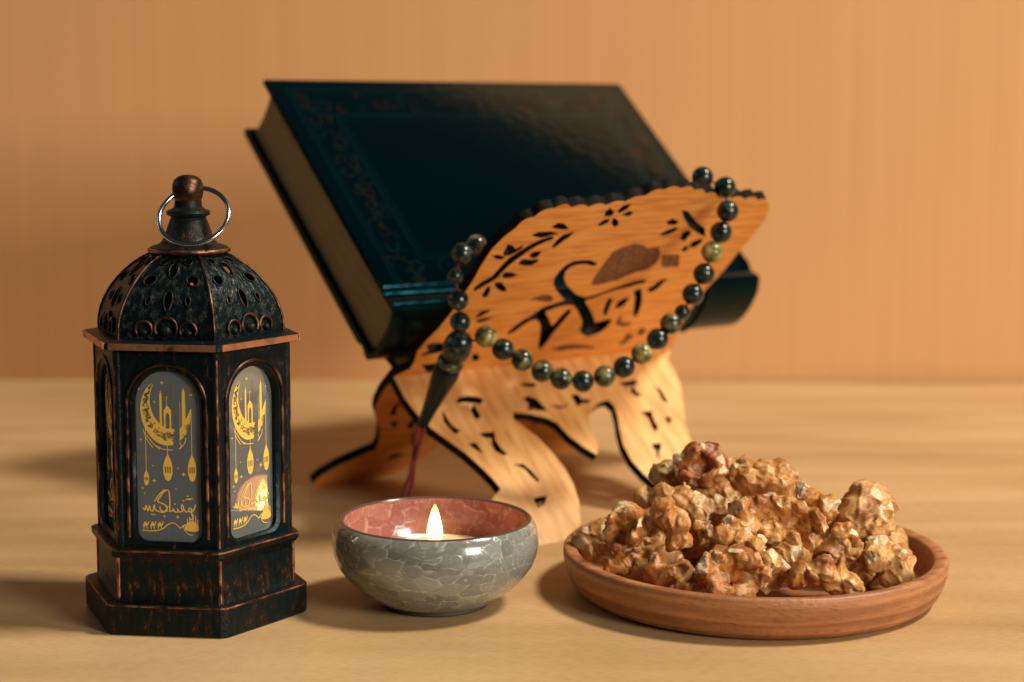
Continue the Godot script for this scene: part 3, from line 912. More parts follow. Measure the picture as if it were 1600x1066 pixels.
	for w in PIERCED.split(" "):
		var q := w.split(",")
		var e := PackedVector2Array()
		for i in 24:
			var ang := TAU * i / 24
			e.append(Vector2(q[0].to_float() + cos(ang) * q[2].to_float() * (1.0 - 0.25 * sin(ang)), 1.0 - q[1].to_float() + sin(ang) * q[3].to_float()) * 384.0)
		fill(holes, e, Color(0, 0, 0, 0))
	M.pierced = mat(lin(0.012, 0.02, 0.02), 0.4, 0.5)
	M.pierced.metallic_specular = 0.35
	M.pierced.albedo_texture = roof_skin(holes)
	M.pierced.transparency = BaseMaterial3D.TRANSPARENCY_ALPHA_SCISSOR
	M.pierced.albedo_color = Color.WHITE
	M.pierced.alpha_scissor_threshold = 0.5
	bumpy(M.pierced, noise_map(noise(FastNoiseLite.TYPE_SIMPLEX_SMOOTH, 0.05, 4, 83), 256, [], 4.0), 0.5)
	for k in 6:
		var b := MB.new()
		var n := 20
		for layer in 2:
			for i in n:
				for j in n:
					var p := []
					var nn := []
					var tt := []
					for q in [[i, j], [i + 1, j], [i + 1, j + 1], [i, j + 1]]:
						var s := float(q[0]) / n
						var v := float(q[1]) / n
						p.append(dome_point(k, s, v, -0.09 * layer))
						var du := dome_point(k, s + 0.01, v) - dome_point(k, s - 0.01, v)
						var dv := dome_point(k, s, minf(1, v + 0.01)) - dome_point(k, s, maxf(0, v - 0.01))
						nn.append(du.cross(dv).normalized() * (1.0 if layer == 0 else -1.0))
						tt.append(Vector2(s, 1.0 - v))
					b.quad(p[0], p[1], p[2], p[3], nn, tt)
		var panel := part("roof_panel", b.mesh(), M.pierced, t)
		for w in PIERCED.split(" "):
			var q := w.split(",")
			var e := PackedVector3Array()
			for i in 20:
				var ang := TAU * i / 20
				e.append(dome_point(k, q[0].to_float() + cos(ang) * q[2].to_float() * (1.0 + 0.25 * sin(ang)), q[1].to_float() + sin(ang) * q[3].to_float(), 0.02))
			bar(panel, "hole_rim", e, 0.032, M.patina_worn, true)
		for q in [[0.27, 0.1, 0.085], [0.5, 0.115, 0.115], [0.73, 0.1, 0.085]]:
			var e := PackedVector3Array()
			var r: float = q[2]
			for i in 17:
				var ang := lerpf(-0.55, PI + 0.55, i / 16.0)
				e.append(dome_point(k, q[0] + cos(ang) * r, q[1] + 0.03 + sin(ang) * r * 0.98, 0.05))
			bar(panel, "scroll", e, 0.06, M.copper_dull)
			var knob := part("scroll_knob", ball(Vector3(0.17, 0.15, 0.12) * (r / 0.1), 10, 14), M.patina_worn, panel)
			knob.position = dome_point(k, q[0], q[1] + 0.0, 0.02)
		var rib := PackedVector3Array()
		for i in 13:
			rib.append(dome_point(k, 0.0, i / 12.0, 0.0))
		bar(t, "roof_rib", rib, 0.055, M.copper_dull)
	var finial := part("finial", lathe(outline("0,12.6 1.28,12.66 1.36,12.74 1.38,12.82 1.34,12.92 1.22,12.98 1.02,13.04 0.92,13.15 0.8,13.4 0.7,13.7 0.6,13.95 0.62,13.98 0.72,14.02 0.76,14.1 0.72,14.19 0.58,14.24 0.48,14.32 0.46,14.52 0,14.52"), 40), M.patina_worn, t)
	part("knob", lathe(outline("0.43,14.5 0.48,14.6 0.52,14.76 0.535,14.92 0.52,15.1 0.46,15.25 0.32,15.36 0.15,15.41 0,15.42"), 40), M.copper_dull, finial)
	var torus := PackedVector3Array()
	for i in 40:
		torus.append((hexdir(TAU * i / 40) * 1.36 + Vector3(0, 12.82, 0)) * C)
	bar(finial, "collar_ring", torus, 0.075, M.copper, true)
	var ring := PackedVector3Array()
	for i in 56:
		var a := TAU * i / 56
		ring.append(Vector3(cos(a) * 1.2, sin(a) * 1.2, 0) * C)
	var handle := bar(t, "ring_handle", ring, 0.085, M.steel, true)
	handle.position = Vector3(0.33, 14.04, 0.78) * C
	handle.rotation = Vector3(deg_to_rad(-40), deg_to_rad(-4), 0)


# dark paint rubbed through in fine scratches, with the pierced holes cut out
func roof_skin(holes: Image) -> ImageTexture:
	var im := Image.create(384, 384, false, Image.FORMAT_RGBA8)
	var f := noise(FastNoiseLite.TYPE_SIMPLEX_SMOOTH, 0.02, 5, 84)
	var g := noise(FastNoiseLite.TYPE_SIMPLEX_SMOOTH, 0.06, 3, 85)
	for y in 384:
		for x in 384:
			var k := f.get_noise_2d(x, y * 0.8)
			var fine := 1.0 - absf(g.get_noise_2d(x * 2.4 + 14.0 * k, y * 0.45))
			var fine2 := 1.0 - absf(g.get_noise_2d(x * 0.8 + 300.0, y * 1.7))
			var c := lin(0.003, 0.009, 0.0105).lerp(lin(0.007, 0.017, 0.019), clampf(0.5 + k, 0, 1))
			var worn := smoothstep(0.86, 0.98, fine) * smoothstep(-0.15, 0.35, k) + smoothstep(0.93, 1.0, fine2) * smoothstep(0.0, 0.4, k) * 0.7
			c = c.lerp(lin(0.24, 0.175, 0.11), clampf(worn, 0.0, 1.0) * 0.8)
			c.a = holes.get_pixel(x, y).a
			im.set_pixel(x, y, c)
	return ImageTexture.create_from_image(im)


# ---------------------------------------------------------------- bowl, candle, plate
func bowl_and_candle() -> void:
	var t := thing("glazed_bowl", "small round bowl, grey green crackle glaze outside, red inside", "bowl", P(-2.72, 0, 61.79))
	var outside := outline("1.95,0.16 2.35,0.34 2.8,0.66 3.2,1.06 3.5,1.48 3.67,1.9 3.72,2.25 3.7,2.55 3.63,2.86 3.53,3.06 3.46,3.13")
	part("outer_wall", lathe(outside, 96), M.crackle_out, t)
	part("rim", lathe(outline("3.46,3.13 3.42,3.165 3.36,3.175 3.31,3.15 3.28,3.1"), 96), M.glaze_dark, t)
	part("inner_wall", lathe(outline("3.28,3.1 3.32,2.9 3.36,2.6 3.36,2.25 3.28,1.8 3.05,1.35 2.6,0.9 1.8,0.6 0,0.52"), 96), M.crackle_in, t)
	part("foot", lathe(outline("0,0.02 1.8,0 1.92,0.03 1.95,0.08 1.93,0.16 1.98,0.2"), 72), M.clay, t)
	var c := thing("tealight_candle", "lit cream tealight burning inside the grey glazed bowl", "candle", P(-2.74, 0.56, 61.75))
	part("metal_cup", lathe(outline("0,0 1.86,0.02 1.9,0.08 1.92,1.5 1.95,1.53 1.9,1.55 1.86,1.5 1.86,1.2"), 64), M.tin, c)
	part("wax", lathe(outline("1.86,1.3 1.85,1.44 1.75,1.48 1.2,1.46 0.5,1.4 0,1.38"), 64), M.wax, c)
	part("wick", tube(PackedVector3Array([P(0, 1.3, 0), P(0.02, 1.6, 0), P(0.06, 1.78, 0)]), [0.045, 0.04], 8), M.wick, c)
	part("flame", lathe(outline("0.02,1.62 0.14,1.66 0.23,1.78 0.275,1.95 0.28,2.12 0.25,2.32 0.2,2.55 0.14,2.78 0.08,2.95 0.03,3.05 0,3.09"), 32), M.flame, c)
	var l := OmniLight3D.new()
	l.name = "flame_light"
	l.light_color = Color(1.0, 0.62, 0.3)
	l.light_energy = 0.00025
	l.light_size = 0.01
	l.omni_range = 2.0
	l.omni_attenuation = 2.0
	l.shadow_enabled = true
	l.position = P(0, 2.2, 0)
	c.add_child(l)
	var p := thing("wooden_plate", "round reddish brown wooden plate with raised rim holding walnuts", "plate", P(9.01, 0, 63.75))
	part("dish", lathe(outline("0,0.01 6,0 6.3,0.03 6.52,0.12 6.76,0.36 6.94,0.75 7.04,1.15 7.07,1.45 7.05,1.57 6.99,1.63 6.9,1.645 6.62,1.6 6.55,1.55 6.5,1.42 6.42,1.0 6.3,0.74 6.05,0.6 5.6,0.54 0,0.52"), 128), M.beech, p)


# ---------------------------------------------------------------- stand, book, beads
func board_frame(up_front: bool) -> Transform3D:
	var y := deg_to_rad(YAW)
	var s := deg_to_rad(SLOPE)
	var u := Vector3(cos(y), 0, -sin(y))
	var back := Vector3(-sin(y), 0, -cos(y))
	var a := (-back * cos(s) if up_front else back * cos(s)) + Vector3(0, sin(s), 0)
	return Transform3D(Basis(u, a, u.cross(a)), Q(HINGE))


func board_outline() -> PackedVector2Array:
	var out := outline(BOARD_TOP)
	var crest := curve(outline(BOARD_CREST), 12)
	var run := 0.0
	for i in crest.size():                       # a scalloped crest, about one lobe per centimetre
		var d := (crest[mini(i + 1, crest.size() - 1)] - crest[maxi(i - 1, 0)]).normalized()
		if i > 0:
			run += crest[i].distance_to(crest[i - 1])
		out.append(crest[i] + Vector2(-d.y, d.x) * (absf(sin(PI * run / 0.86)) * 0.17 - 0.08))
	out.append_array(outline(BOARD_RIGHT))
	out.append_array(outline(BOARD_LEGS))
	return out


func carved_board(called: String, wood: Material, cuts: Array, thick: float, parent: Node) -> void:
	var root := CSGCombiner3D.new()
	root.name = "carving"
	parent.add_child(root)
	var slab := CSGBox3D.new()
	slab.size = Vector3(17, 26, thick) * C
	slab.position = Vector3(0, 1.5, -thick / 2) * C
	slab.material = wood
	root.add_child(slab)
	var shape := CSGPolygon3D.new()
	shape.polygon = scaled(board_outline())
	shape.depth = (thick + 0.4) * C
	shape.position.z = 0.2 * C
	shape.operation = CSGShape3D.OPERATION_INTERSECTION
	shape.material = M.char
	root.add_child(shape)
	for text in cuts:
		var kind: String = text.left(1)
		var hole := CSGPolygon3D.new()
		var poly := outline(text.substr(2))
		hole.polygon = scaled(poly)
		hole.depth = (thick + 0.4 if kind == "v" else 0.26) * C
		hole.position.z = 0.2 * C
		hole.operation = CSGShape3D.OPERATION_SUBTRACTION
		hole.material = M.char if kind == "v" else M.engraved
		root.add_child(hole)
	await get_tree().process_frame
	await get_tree().process_frame
	var mesh := root.bake_static_mesh()
	parent.remove_child(root)
	root.free()
	var o := MeshInstance3D.new()
	o.name = called
	o.mesh = mesh
	parent.add_child(o, true)


func scaled(p: PackedVector2Array) -> PackedVector2Array:
	var out := PackedVector2Array()
	for q in p:
		out.append(q * C)
	return out


func stand() -> void:
	var t := thing("book_stand", "folding wooden book stand with burnt edges and cut out lettering and leaves", "book stand", P(HINGE.x, 0, HINGE.z))
	for q in [["front_board", true, M.board, FRONT_CUTS + REAR_CUTS], ["rear_board", false, M.board_lit_tint, REAR_CUTS]]:
		var holder := Node3D.new()
		holder.name = "holder"
		add_child(holder)
		await carved_board(q[0], q[2], q[3], 0.42, holder)
		var o := holder.get_child(0)
		holder.remove_child(o)
		holder.free()
		t.add_child(o, true)
		var f := board_frame(q[1])
		o.transform = Transform3D(f.basis, f.origin - t.position)


func book() -> void:
	var y := deg_to_rad(35.9)
	var s := deg_to_rad(40.5)
	var u := Vector3(cos(y), 0, -sin(y))
	var back := Vector3(-sin(y), 0, -cos(y))
	var v := back * cos(s) + Vector3(0, sin(s), 0)
	var t := thing("book", "thick dark teal hardbound book lying closed on the carved stand", "book", P(-4.94, 9.52, 73.0))
	t.basis = Basis(u, v, u.cross(v))
	var w := 20.98
	var h := 14.62
	var d := 3.41
	var front := PackedVector2Array()
	for q in outline("-0.05,-0.34 -0.1,-0.2 -0.06,-0.07 0.05,-0.01 0.2,0 0.36,-0.04 0.5,-0.12 0.66,-0.15 0.82,-0.12 0.98,-0.03 1.1,0.015 1.3,0 14.4,0 14.53,-0.05 14.6,-0.15 14.62,-0.26 14.56,-0.34"):
		front.append(q)
	var cover := mat(Color.WHITE, 0.13, 0.85)
	cover.metallic_specular = 0.3
	cover.albedo_texture = ImageTexture.create_from_image(cover_print(w, h))
	bumpy(cover, noise_map(noise(FastNoiseLite.TYPE_CELLULAR, 0.05, 1, 66), 512, [], 3.0), 0.06)
	cover.texture_repeat = true
	part("front_cover", drawn(front, 0, w, Vector2(w, h)), cover, t)
	var rear := PackedVector2Array()
	for q in front:
		rear.append(Vector2(q.x, -d - q.y))
	part("back_cover", drawn(rear, 0, w, Vector2(w, h)), M.leather, t)
	var spine := PackedVector2Array()
	for i in 17:
		var a := PI * i / 16.0
		spine.append(Vector2(0.1 - sin(a) * 0.62, -d / 2 + cos(a) * (d / 2 - 0.06)))
	for i in 17:
		var a := PI * (16 - i) / 16.0
		spine.append(Vector2(0.22 - sin(a) * 0.5, -d / 2 + cos(a) * (d / 2 - 0.22)))
	var back_piece := part("spine", drawn(spine, 0.02, w - 0.02), M.leather, t)
	for x in [3.2, 8.0, 12.9, 17.7]:
		var band := PackedVector3Array()
		for i in 13:
			var a := PI * (i + 1.5) / 15.0
			band.append(Vector3(x, 0.1 - sin(a) * 0.64, -d / 2 + cos(a) * (d / 2 - 0.06)) * C)
		part("raised_band", tube(band, [0.12], 8), M.leather, back_piece)
	var block := PackedVector2Array()
	for i in 9:
		var a := PI * i / 8.0
		block.append(Vector2(0.35 - sin(a) * 0.28, -d / 2 + cos(a) * (d / 2 - 0.36)))
	for i in 9:
		var a := PI * (8 - i) / 8.0
		block.append(Vector2(14.25 - sin(a) * 0.22, -d / 2 + cos(a) * (d / 2 - 0.36)))
	part("page_block", drawn(block, 0.32, w - 0.32), M.pages, t)


const STRING_RIGHT := "7.89,14.89,73.4 8.8,14.48,73.1 8.86,13.54,72.56 8.6,12.67,72.5 8.24,11.86,72.41 7.91,10.96,72.32 7.46,10.12,72.21 7.02,9.39,72.09 6.55,8.93,71.98 6.0,8.3,71.84 5.35,7.72,71.66 4.61,7.18,71.47 3.81,6.83,71.27 2.91,6.65,71.04 2.01,6.79,70.81 1.23,7.13,70.61 0.42,7.61,70.4 -0.36,8.07,70.2 -1.05,8.61,70.03"
const STRING_LEFT := "-2.08,9.21,70 -2.15,10.11,69.8 -2.27,11.1,69.6 -1.99,12,69.5 -1.45,12.29,70.1"


func points(text: String) -> PackedVector3Array:
	var out := PackedVector3Array()
	for w in text.split(" "):
		var q := w.split(",")
		out.append(P(q[0].to_float(), q[1].to_float(), q[2].to_float()))
	return out


func beads() -> void:
	var foot := P(-2.17, 8.21, 70.3)
	var t := thing("prayer_beads", "string of dark green and olive stone prayer beads draped over the stand", "prayer beads", foot)
	var right := points(STRING_RIGHT)
	var left := points(STRING_LEFT)
	var look := "dddddmddmdodmdmmmdo"           # which stone each bead is cut from, from the top of the board down
	var rows := "dddodddmdmodmdddmdm"
	rows = "ddddodddmdodmdmmmdo"
	var shape := ball(Vector3(0.46, 0.45, 0.46))
	rng.seed = 23
	for i in right.size():
		var kind := rows[i] if i < rows.length() else "d"
		bead(t, shape, right[i] - foot, kind, 1.0 if i != 7 else 0.72)
	for i in left.size():
		bead(t, shape, left[i] - foot, "ddddm"[i], 0.92 if i != 2 else 0.66)
	var thread := PackedVector3Array()
	for i in right.size():
		thread.append(right[i] - foot)
	thread.append(Vector3.ZERO)
	for p in left:
		thread.append(p - foot)
	part("thread", tube(thread, [0.05], 6), M.cord, t)
	var tip := P(-3.72, 4.6, 72.2) - foot
	var axis := -tip.normalized()
	var turned := Basis(Quaternion(Vector3.UP, axis))
	var head := part("guru_bead", lathe(outline("0,-0.75 0.42,-0.72 0.52,-0.5 0.6,-0.2 0.58,0.15 0.46,0.45 0.25,0.62 0,0.66"), 32), M.stone_dark, t)
	head.basis = turned
	var ring := part("collar_bead", lathe(outline("0,-1.12 0.48,-1.1 0.56,-0.99 0.56,-0.86 0.48,-0.76 0,-0.74"), 32), M.stone_mixed, t)
	ring.basis = turned
	var l := tip.length() / C
	var stem := part("tassel_tube", lathe(PackedVector2Array([Vector2(0, -l), Vector2(0.2, -l), Vector2(0.24, -l + 0.1), Vector2(0.29, -l + 0.8), Vector2(0.45, -2.3), Vector2(0.56, -1.5), Vector2(0.52, -1.18), Vector2(0.3, -1.08), Vector2(0, -1.08)]), 32), M.horn, t)
	stem.basis = turned
	for k in 2:
		var o := 0.09 * (k * 2 - 1)
		var run := PackedVector3Array([P(-3.72, 4.68, 72.2) - foot])
		for q: String in ["-3.8,4.4,72.15", "-3.88,3.9,72.1", "-3.98,3.4,72.05", "-4.12,2.9,72.1", "-4.22,2.4,72.12", "-4.34,1.9,72.2", "-4.42,1.4,72.3", "-4.5,0.7,72.4", "-4.55,0.2,72.5"]:
			var w := q.split(",")
			var i := run.size()
			run.append(P(w[0].to_float() + o * (1.0 + 0.8 * sin(i * 1.1 + k)), w[1].to_float(), w[2].to_float() + o * cos(i * 1.3)) - foot)
		part("tassel_cord", tube(run, [0.085], 8), M.cord, t)


func bead(t: Node3D, shape: Mesh, at: Vector3, kind: String, size: float) -> void:
	var o := part("bead", shape, {"d": M.stone_dark, "m": M.stone_mixed, "o": M.stone_olive}[kind], t)
	o.position = at
	o.basis = Basis.from_euler(Vector3(rng.randf() * 6, rng.randf() * 6, rng.randf() * 6)).scaled(Vector3.ONE * size)


# ---------------------------------------------------------------- walnuts
# A kernel piece grows from rounded lobes that melt into one another (a field of soft balls, meshed as surface nets); tips that snapped off show pale flesh.
class Lobes:
	var c := PackedVector3Array()
	var r := PackedFloat32Array()
	var tone := PackedColorArray()
	var tip := PackedVector3Array()          # direction of a broken tip, zero for none
	var cut := PackedFloat32Array()
	var hollow := []                         # balls taken away

	func add(at: Vector3, radius: float, color: Color, broken := Vector3.ZERO, where := 0.5) -> void:
		c.append(at); r.append(radius); tone.append(color); tip.append(broken); cut.append(where)


func kernel(kind: String, size: Vector3, sd: int, skin: Color, broken: int, cell: float) -> ArrayMesh:
	var q := RandomNumberGenerator.new()
	q.seed = sd
	var dark := skin * Color(0.55, 0.36, 0.24)
	var pale := skin.lerp(Color(0.76, 0.42, 0.13), 0.55)
	var b := Lobes.new()
	var tone := func() -> Color: return dark.lerp(skin, minf(1.0, q.randf() * 1.6)).lerp(pale, maxf(0.0, q.randf() * 1.4 - 0.4))
	var L := size.x
	var H := size.y
	var W := size.z
	var chance := 0.26 + 0.17 * broken
	var lobe := func(at: Vector3, radius: float, color: Color) -> void:
		var t := Vector3.ZERO
		if q.randf() < chance:
			t = (at.normalized() + Vector3(q.randf_range(-0.5, 0.5), q.randf_range(0.0, 0.7), q.randf_range(-0.5, 0.5))).normalized()
		# a lobe is a short sausage lying across the outward direction
		var out := at.normalized()
		var side := out.cross(Vector3(q.randf_range(-1, 1), q.randf_range(-1, 1), q.randf_range(-1, 1))).normalized() * radius * q.randf_range(0.45, 0.85)
		var where := q.randf_range(0.4, 0.75)
		b.add(at + side, radius * 0.86, color, t, where)
		b.add(at - side, radius * q.randf_range(0.66, 0.88), color, t, where)
	if kind == "half":
		for x in [-0.27, -0.09, 0.09, 0.27]:
			for z in [-0.18, 0.18]:
				b.add(Vector3(x * L, -H * 0.06, z * W * (1.0 - absf(x) * 0.6)), H * 0.4, tone.call())
		var n := int(4.6 * (L + W) / 2.0 / 0.72)
		for i in n:
			var a := TAU * (i + q.randf_range(-0.3, 0.3)) / n
			var rr := q.randf_range(0.22, 0.4)
			var e := Vector3(cos(a) * (L / 2 - rr), H * q.randf_range(-0.12, 0.14), sin(a) * (W / 2 - rr))
			lobe.call(e, rr, tone.call())
			if q.randf() < 0.6:
				b.add(e * 0.72 + Vector3(0, H * 0.14, 0), rr * 0.95, tone.call())
		for side in [-1.0, 1.0]:
			var m := int(L / 0.7)
			for i in m:
				var x := L * 0.34 * (2.0 * (i + 0.5) / m - 1.0) + q.randf_range(-0.1, 0.1)
				var z: float = side * (W * 0.17 + q.randf_range(-0.05, 0.08))
				var rr := q.randf_range(0.22, 0.36)
				lobe.call(Vector3(x, H * 0.5 - rr * 0.95, z), rr, tone.call())
				b.add(Vector3(x + q.randf_range(-0.15, 0.15), H * 0.36 - rr * 0.7, z * 1.75), rr * 0.95, tone.call())
	elif kind == "shell":
		for x in [-0.3, -0.1, 0.1, 0.3]:
			for z in [-0.24, 0.0, 0.24]:
				if absf(x) + absf(z) < 0.5:
					b.add(Vector3(x * L, -H * 0.2 + q.randf_range(-0.05, 0.05), z * W), H * 0.28, skin)
		var n := int(5.6 * (L + W) / 2.0 / 0.68)
		for i in n:
			var a := TAU * (i + q.randf_range(-0.35, 0.35)) / n
			var rr := q.randf_range(0.21, 0.38)
			var e := Vector3(cos(a) * (L / 2 - rr), H * q.randf_range(0.0, 0.3), sin(a) * (W / 2 - rr))
			lobe.call(e, rr, tone.call())
			if q.randf() < 0.3:
				var rs := q.randf_range(0.2, 0.3)
				lobe.call(Vector3(e.x * 0.7, H * q.randf_range(0.0, 0.14), e.z * 0.7), rs, tone.call())
			b.add(Vector3(e.x * 0.8, -H * 0.12, e.z * 0.8), rr * 1.05, skin)
		for x in [-0.2, 0.2]:
			b.hollow.append([Vector3(x * L, H * 0.34, q.randf_range(-0.06, 0.1) * W), minf(L, W) * 0.33])
		var lean := q.randf_range(-0.12, 0.12) * L
		for i in 4:
			b.add(Vector3(lean + q.randf_range(-0.06, 0.06), H * 0.06, W * (i - 1.5) * 0.2), 0.17, tone.call())
		for i in int(L * 1.0):
			lobe.call(Vector3(q.randf_range(-0.3, 0.3) * L, H * q.randf_range(0.0, 0.12), q.randf_range(-0.05, 0.3) * W), q.randf_range(0.18, 0.28), tone.call())
	elif kind == "chunk":
		var n := int(L / 0.55)
		var bend := q.randf_range(-0.3, 0.3)
		for i in n:
			var f := 2.0 * (i + 0.5) / n - 1.0
			var rr := q.randf_range(0.28, 0.42) * minf(1.3, H / 1.2)
			var e := Vector3(f * (L / 2 - 0.25), q.randf_range(-0.1, 0.1) * H, bend * f * f + q.randf_range(-0.12, 0.12) * W)
			lobe.call(e, rr, tone.call())
			b.add(e * 0.9, rr * 1.1, skin)
			for k in 2:
				var a := q.randf() * TAU
				var rs := q.randf_range(0.22, 0.36)
				lobe.call(e + Vector3(q.randf_range(-0.2, 0.2), sin(a) * (H / 2 - rs), cos(a) * (W / 2 - rs)) * q.randf_range(0.75, 1.05), rs, tone.call())
	else:
		var n := int(L / 0.32)
		for i in n:
			var f := 2.0 * (i + 0.5) / n - 1.0
			for z in [-0.5, 0.5]:
				lobe.call(Vector3(f * L * 0.42, q.randf_range(-0.06, 0.06), z * W * 0.45 * (1.0 - 0.5 * f * f)), q.randf_range(0.17, 0.24), tone.call())
	# the field
	var lo := Vector3.ONE * 1e9
	var hi := -lo
	for i in b.c.size():
		lo = lo.min(b.c[i] - Vector3.ONE * b.r[i])
		hi = hi.max(b.c[i] + Vector3.ONE * b.r[i])
	lo -= Vector3.ONE * cell * 3.0
	hi += Vector3.ONE * cell * 3.0
	var nx := int((hi.x - lo.x) / cell) + 2
	var ny := int((hi.y - lo.y) / cell) + 2
	var nz := int((hi.z - lo.z) / cell) + 2
	var field := PackedFloat32Array()
	field.resize(nx * ny * nz)
	for i in b.c.size():
		var reach := b.r[i] * 1.62
		var c := b.c[i]
		var inv := 1.0 / (reach * reach)
		for z in range(maxi(0, int((c.z - reach - lo.z) / cell)), mini(nz, int((c.z + reach - lo.z) / cell) + 2)):
			var dz := lo.z + z * cell - c.z
			for y in range(maxi(0, int((c.y - reach - lo.y) / cell)), mini(ny, int((c.y + reach - lo.y) / cell) + 2)):
				var dy := lo.y + y * cell - c.y
				var d2 := dz * dz + dy * dy
				var row := (z * ny + y) * nx
				for x in range(maxi(0, int((c.x - reach - lo.x) / cell)), mini(nx, int((c.x + reach - lo.x) / cell) + 2)):
					var dx := lo.x + x * cell - c.x
					var k := 1.0 - (d2 + dx * dx) * inv
					if k > 0.0:
						field[row + x] += k * k * k
	for h in b.hollow:
		var c: Vector3 = h[0]
		var reach: float = h[1] * 1.5
		for z in range(maxi(0, int((c.z - reach - lo.z) / cell)), mini(nz, int((c.z + reach - lo.z) / cell) + 2)):
			for y in range(maxi(0, int((c.y - reach - lo.y) / cell)), mini(ny, int((c.y + reach - lo.y) / cell) + 2)):
				for x in range(maxi(0, int((c.x - reach - lo.x) / cell)), mini(nx, int((c.x + reach - lo.x) / cell) + 2)):
					var k := 1.0 - (lo + Vector3(x, y, z) * cell - c).length_squared() / (reach * reach)
					if k > 0.0:
						field[(z * ny + y) * nx + x] -= 1.0 * k * k * k
	var iso := 0.22
	# surface nets
	var where := PackedInt32Array()
	where.resize(nx * ny * nz)
	where.fill(-1)
	var v := PackedVector3Array()
	var step := [0, 1, nx, nx + 1, nx * ny, nx * ny + 1, nx * ny + nx, nx * ny + nx + 1]
	var edges := [[0, 1], [2, 3], [4, 5], [6, 7], [0, 2], [1, 3], [4, 6], [5, 7], [0, 4], [1, 5], [2, 6], [3, 7]]
	for z in nz - 1:
		for y in ny - 1:
			var row := (z * ny + y) * nx
			for x in nx - 1:
				var o := row + x
				var first := field[o] > iso
				var mixed := false
				for k in range(1, 8):
					if (field[o + step[k]] > iso) != first:
						mixed = true
						break
				if not mixed:
					continue
				var sum := Vector3.ZERO
				var hits := 0
				for e in edges:
					var fa := field[o + step[e[0]]]
					var fb := field[o + step[e[1]]]
					if (fa > iso) != (fb > iso):
						var t := (iso - fa) / (fb - fa)
						var pa := Vector3(e[0] & 1, (e[0] >> 1) & 1, e[0] >> 2)
						var pb := Vector3(e[1] & 1, (e[1] >> 1) & 1, e[1] >> 2)
						sum += pa.lerp(pb, t)
						hits += 1
				where[o] = v.size()
				v.append(lo + (Vector3(x, y, z) + sum / hits) * cell)
	var ids := PackedInt32Array()
	var along := [1, nx, nx * ny]
	for z in range(1, nz - 1):
		for y in range(1, ny - 1):
			var row := (z * ny + y) * nx
			for x in range(1, nx - 1):
				var o := row + x
				if where[o] < 0 and where[o - 1] < 0 and where[o - nx] < 0 and where[o - nx * ny] < 0:
					continue
				for k in 3:
					var ina := field[o] > iso
					if ina == (field[o + along[k]] > iso):
						continue
					var s1: int = along[(k + 1) % 3]
					var s2: int = along[(k + 2) % 3]
					var p0 := where[o]
					var p1 := where[o - s1]
					var p2 := where[o - s1 - s2]
					var p3 := where[o - s2]
					if p0 < 0 or p1 < 0 or p2 < 0 or p3 < 0:
						continue
					if ina:
						ids.append_array([p0, p2, p1, p0, p3, p2])
					else:
						ids.append_array([p0, p1, p2, p0, p2, p3])
	# fine wrinkles, snapped tips, skin
	var soft := noise(FastNoiseLite.TYPE_SIMPLEX_SMOOTH, 1.0, 3, sd + 500)
	soft.fractal_gain = 0.4
	var slow := noise(FastNoiseLite.TYPE_SIMPLEX_SMOOTH, 1.0, 1, sd + 900)
	var flesh := Color(0.74, 0.51, 0.26)
	var colors := PackedColorArray()
	for i in v.size():
		var p := v[i]
		var sum := 0.0
		var mix := Color(0, 0, 0)
		var owner := 0
		var best := 1e9
		for k in b.c.size():
			var d := p.distance_to(b.c[k]) / b.r[k]
			if d < 1.5:
				var w := pow(1.5 - d, 3.0)
				sum += w
				mix += b.tone[k] * w
			if d < best:
				best = d
				owner = k
		var col: Color = mix * (1.0 / maxf(sum, 1e-6))
		var grainy := soft.get_noise_3dv(p * 5.0)
		var broad := soft.get_noise_3dv(p * 1.4 + Vector3(40, 0, 0))
		col = col.lerp(col * Color(0.62, 0.5, 0.4), clampf(-0.1 - broad * 1.6, 0.0, 0.7))
		var vein := absf(soft.get_noise_3dv(p * 2.2 + Vector3(90, 0, 0)))
		if vein < 0.05:
			col = col.lerp(col * Color(0.5, 0.4, 0.34), 0.7)
		var out := (p - b.c[owner]) / b.r[owner]
		if b.tip[owner] != Vector3.ZERO:
			var over := out.dot(b.tip[owner]) - b.cut[owner] - 0.1 * grainy
			if over > 0.0:
				p -= b.tip[owner] * over * b.r[owner] * 0.8
				col = flesh.lerp(Color(0.84, 0.68, 0.45), clampf(0.5 + soft.get_noise_3dv(p * 7.0), 0, 1))
		elif broad > 0.3 + 0.1 * grainy:
			col = col.lerp(flesh, 0.4)
		p += Vector3(slow.get_noise_3dv(p * 1.2 + Vector3(5, 0, 0)), slow.get_noise_3dv(p * 1.2 + Vector3(0, 5, 0)), slow.get_noise_3dv(p * 1.2 + Vector3(0, 0, 5))) * 0.1
		p += out.normalized() * (0.008 * grainy + 0.07 * (exp(-pow(slow.get_noise_3dv(p * 1.5 + Vector3(33, 0, 0)) / 0.2, 2.0)) - 0.4) + 0.015 * slow.get_noise_3dv(p * 2.6))
		v[i] = p * C
		col.a = 1.0
		colors.append(col)
	var n := PackedVector3Array()
	n.resize(v.size())
	for i in range(0, ids.size(), 3):
		var m := (v[ids[i + 2]] - v[ids[i]]).cross(v[ids[i + 1]] - v[ids[i]])
		for k in 3:
			n[ids[i + k]] += m
	for i in n.size():
		n[i] = n[i].normalized()
	var arrays := []
	arrays.resize(Mesh.ARRAY_MAX)
	arrays[Mesh.ARRAY_VERTEX] = v
	arrays[Mesh.ARRAY_NORMAL] = n
	arrays[Mesh.ARRAY_COLOR] = colors
	arrays[Mesh.ARRAY_INDEX] = ids
	var mesh := ArrayMesh.new()
	mesh.add_surface_from_arrays(Mesh.PRIMITIVE_TRIANGLES, arrays)
	return mesh


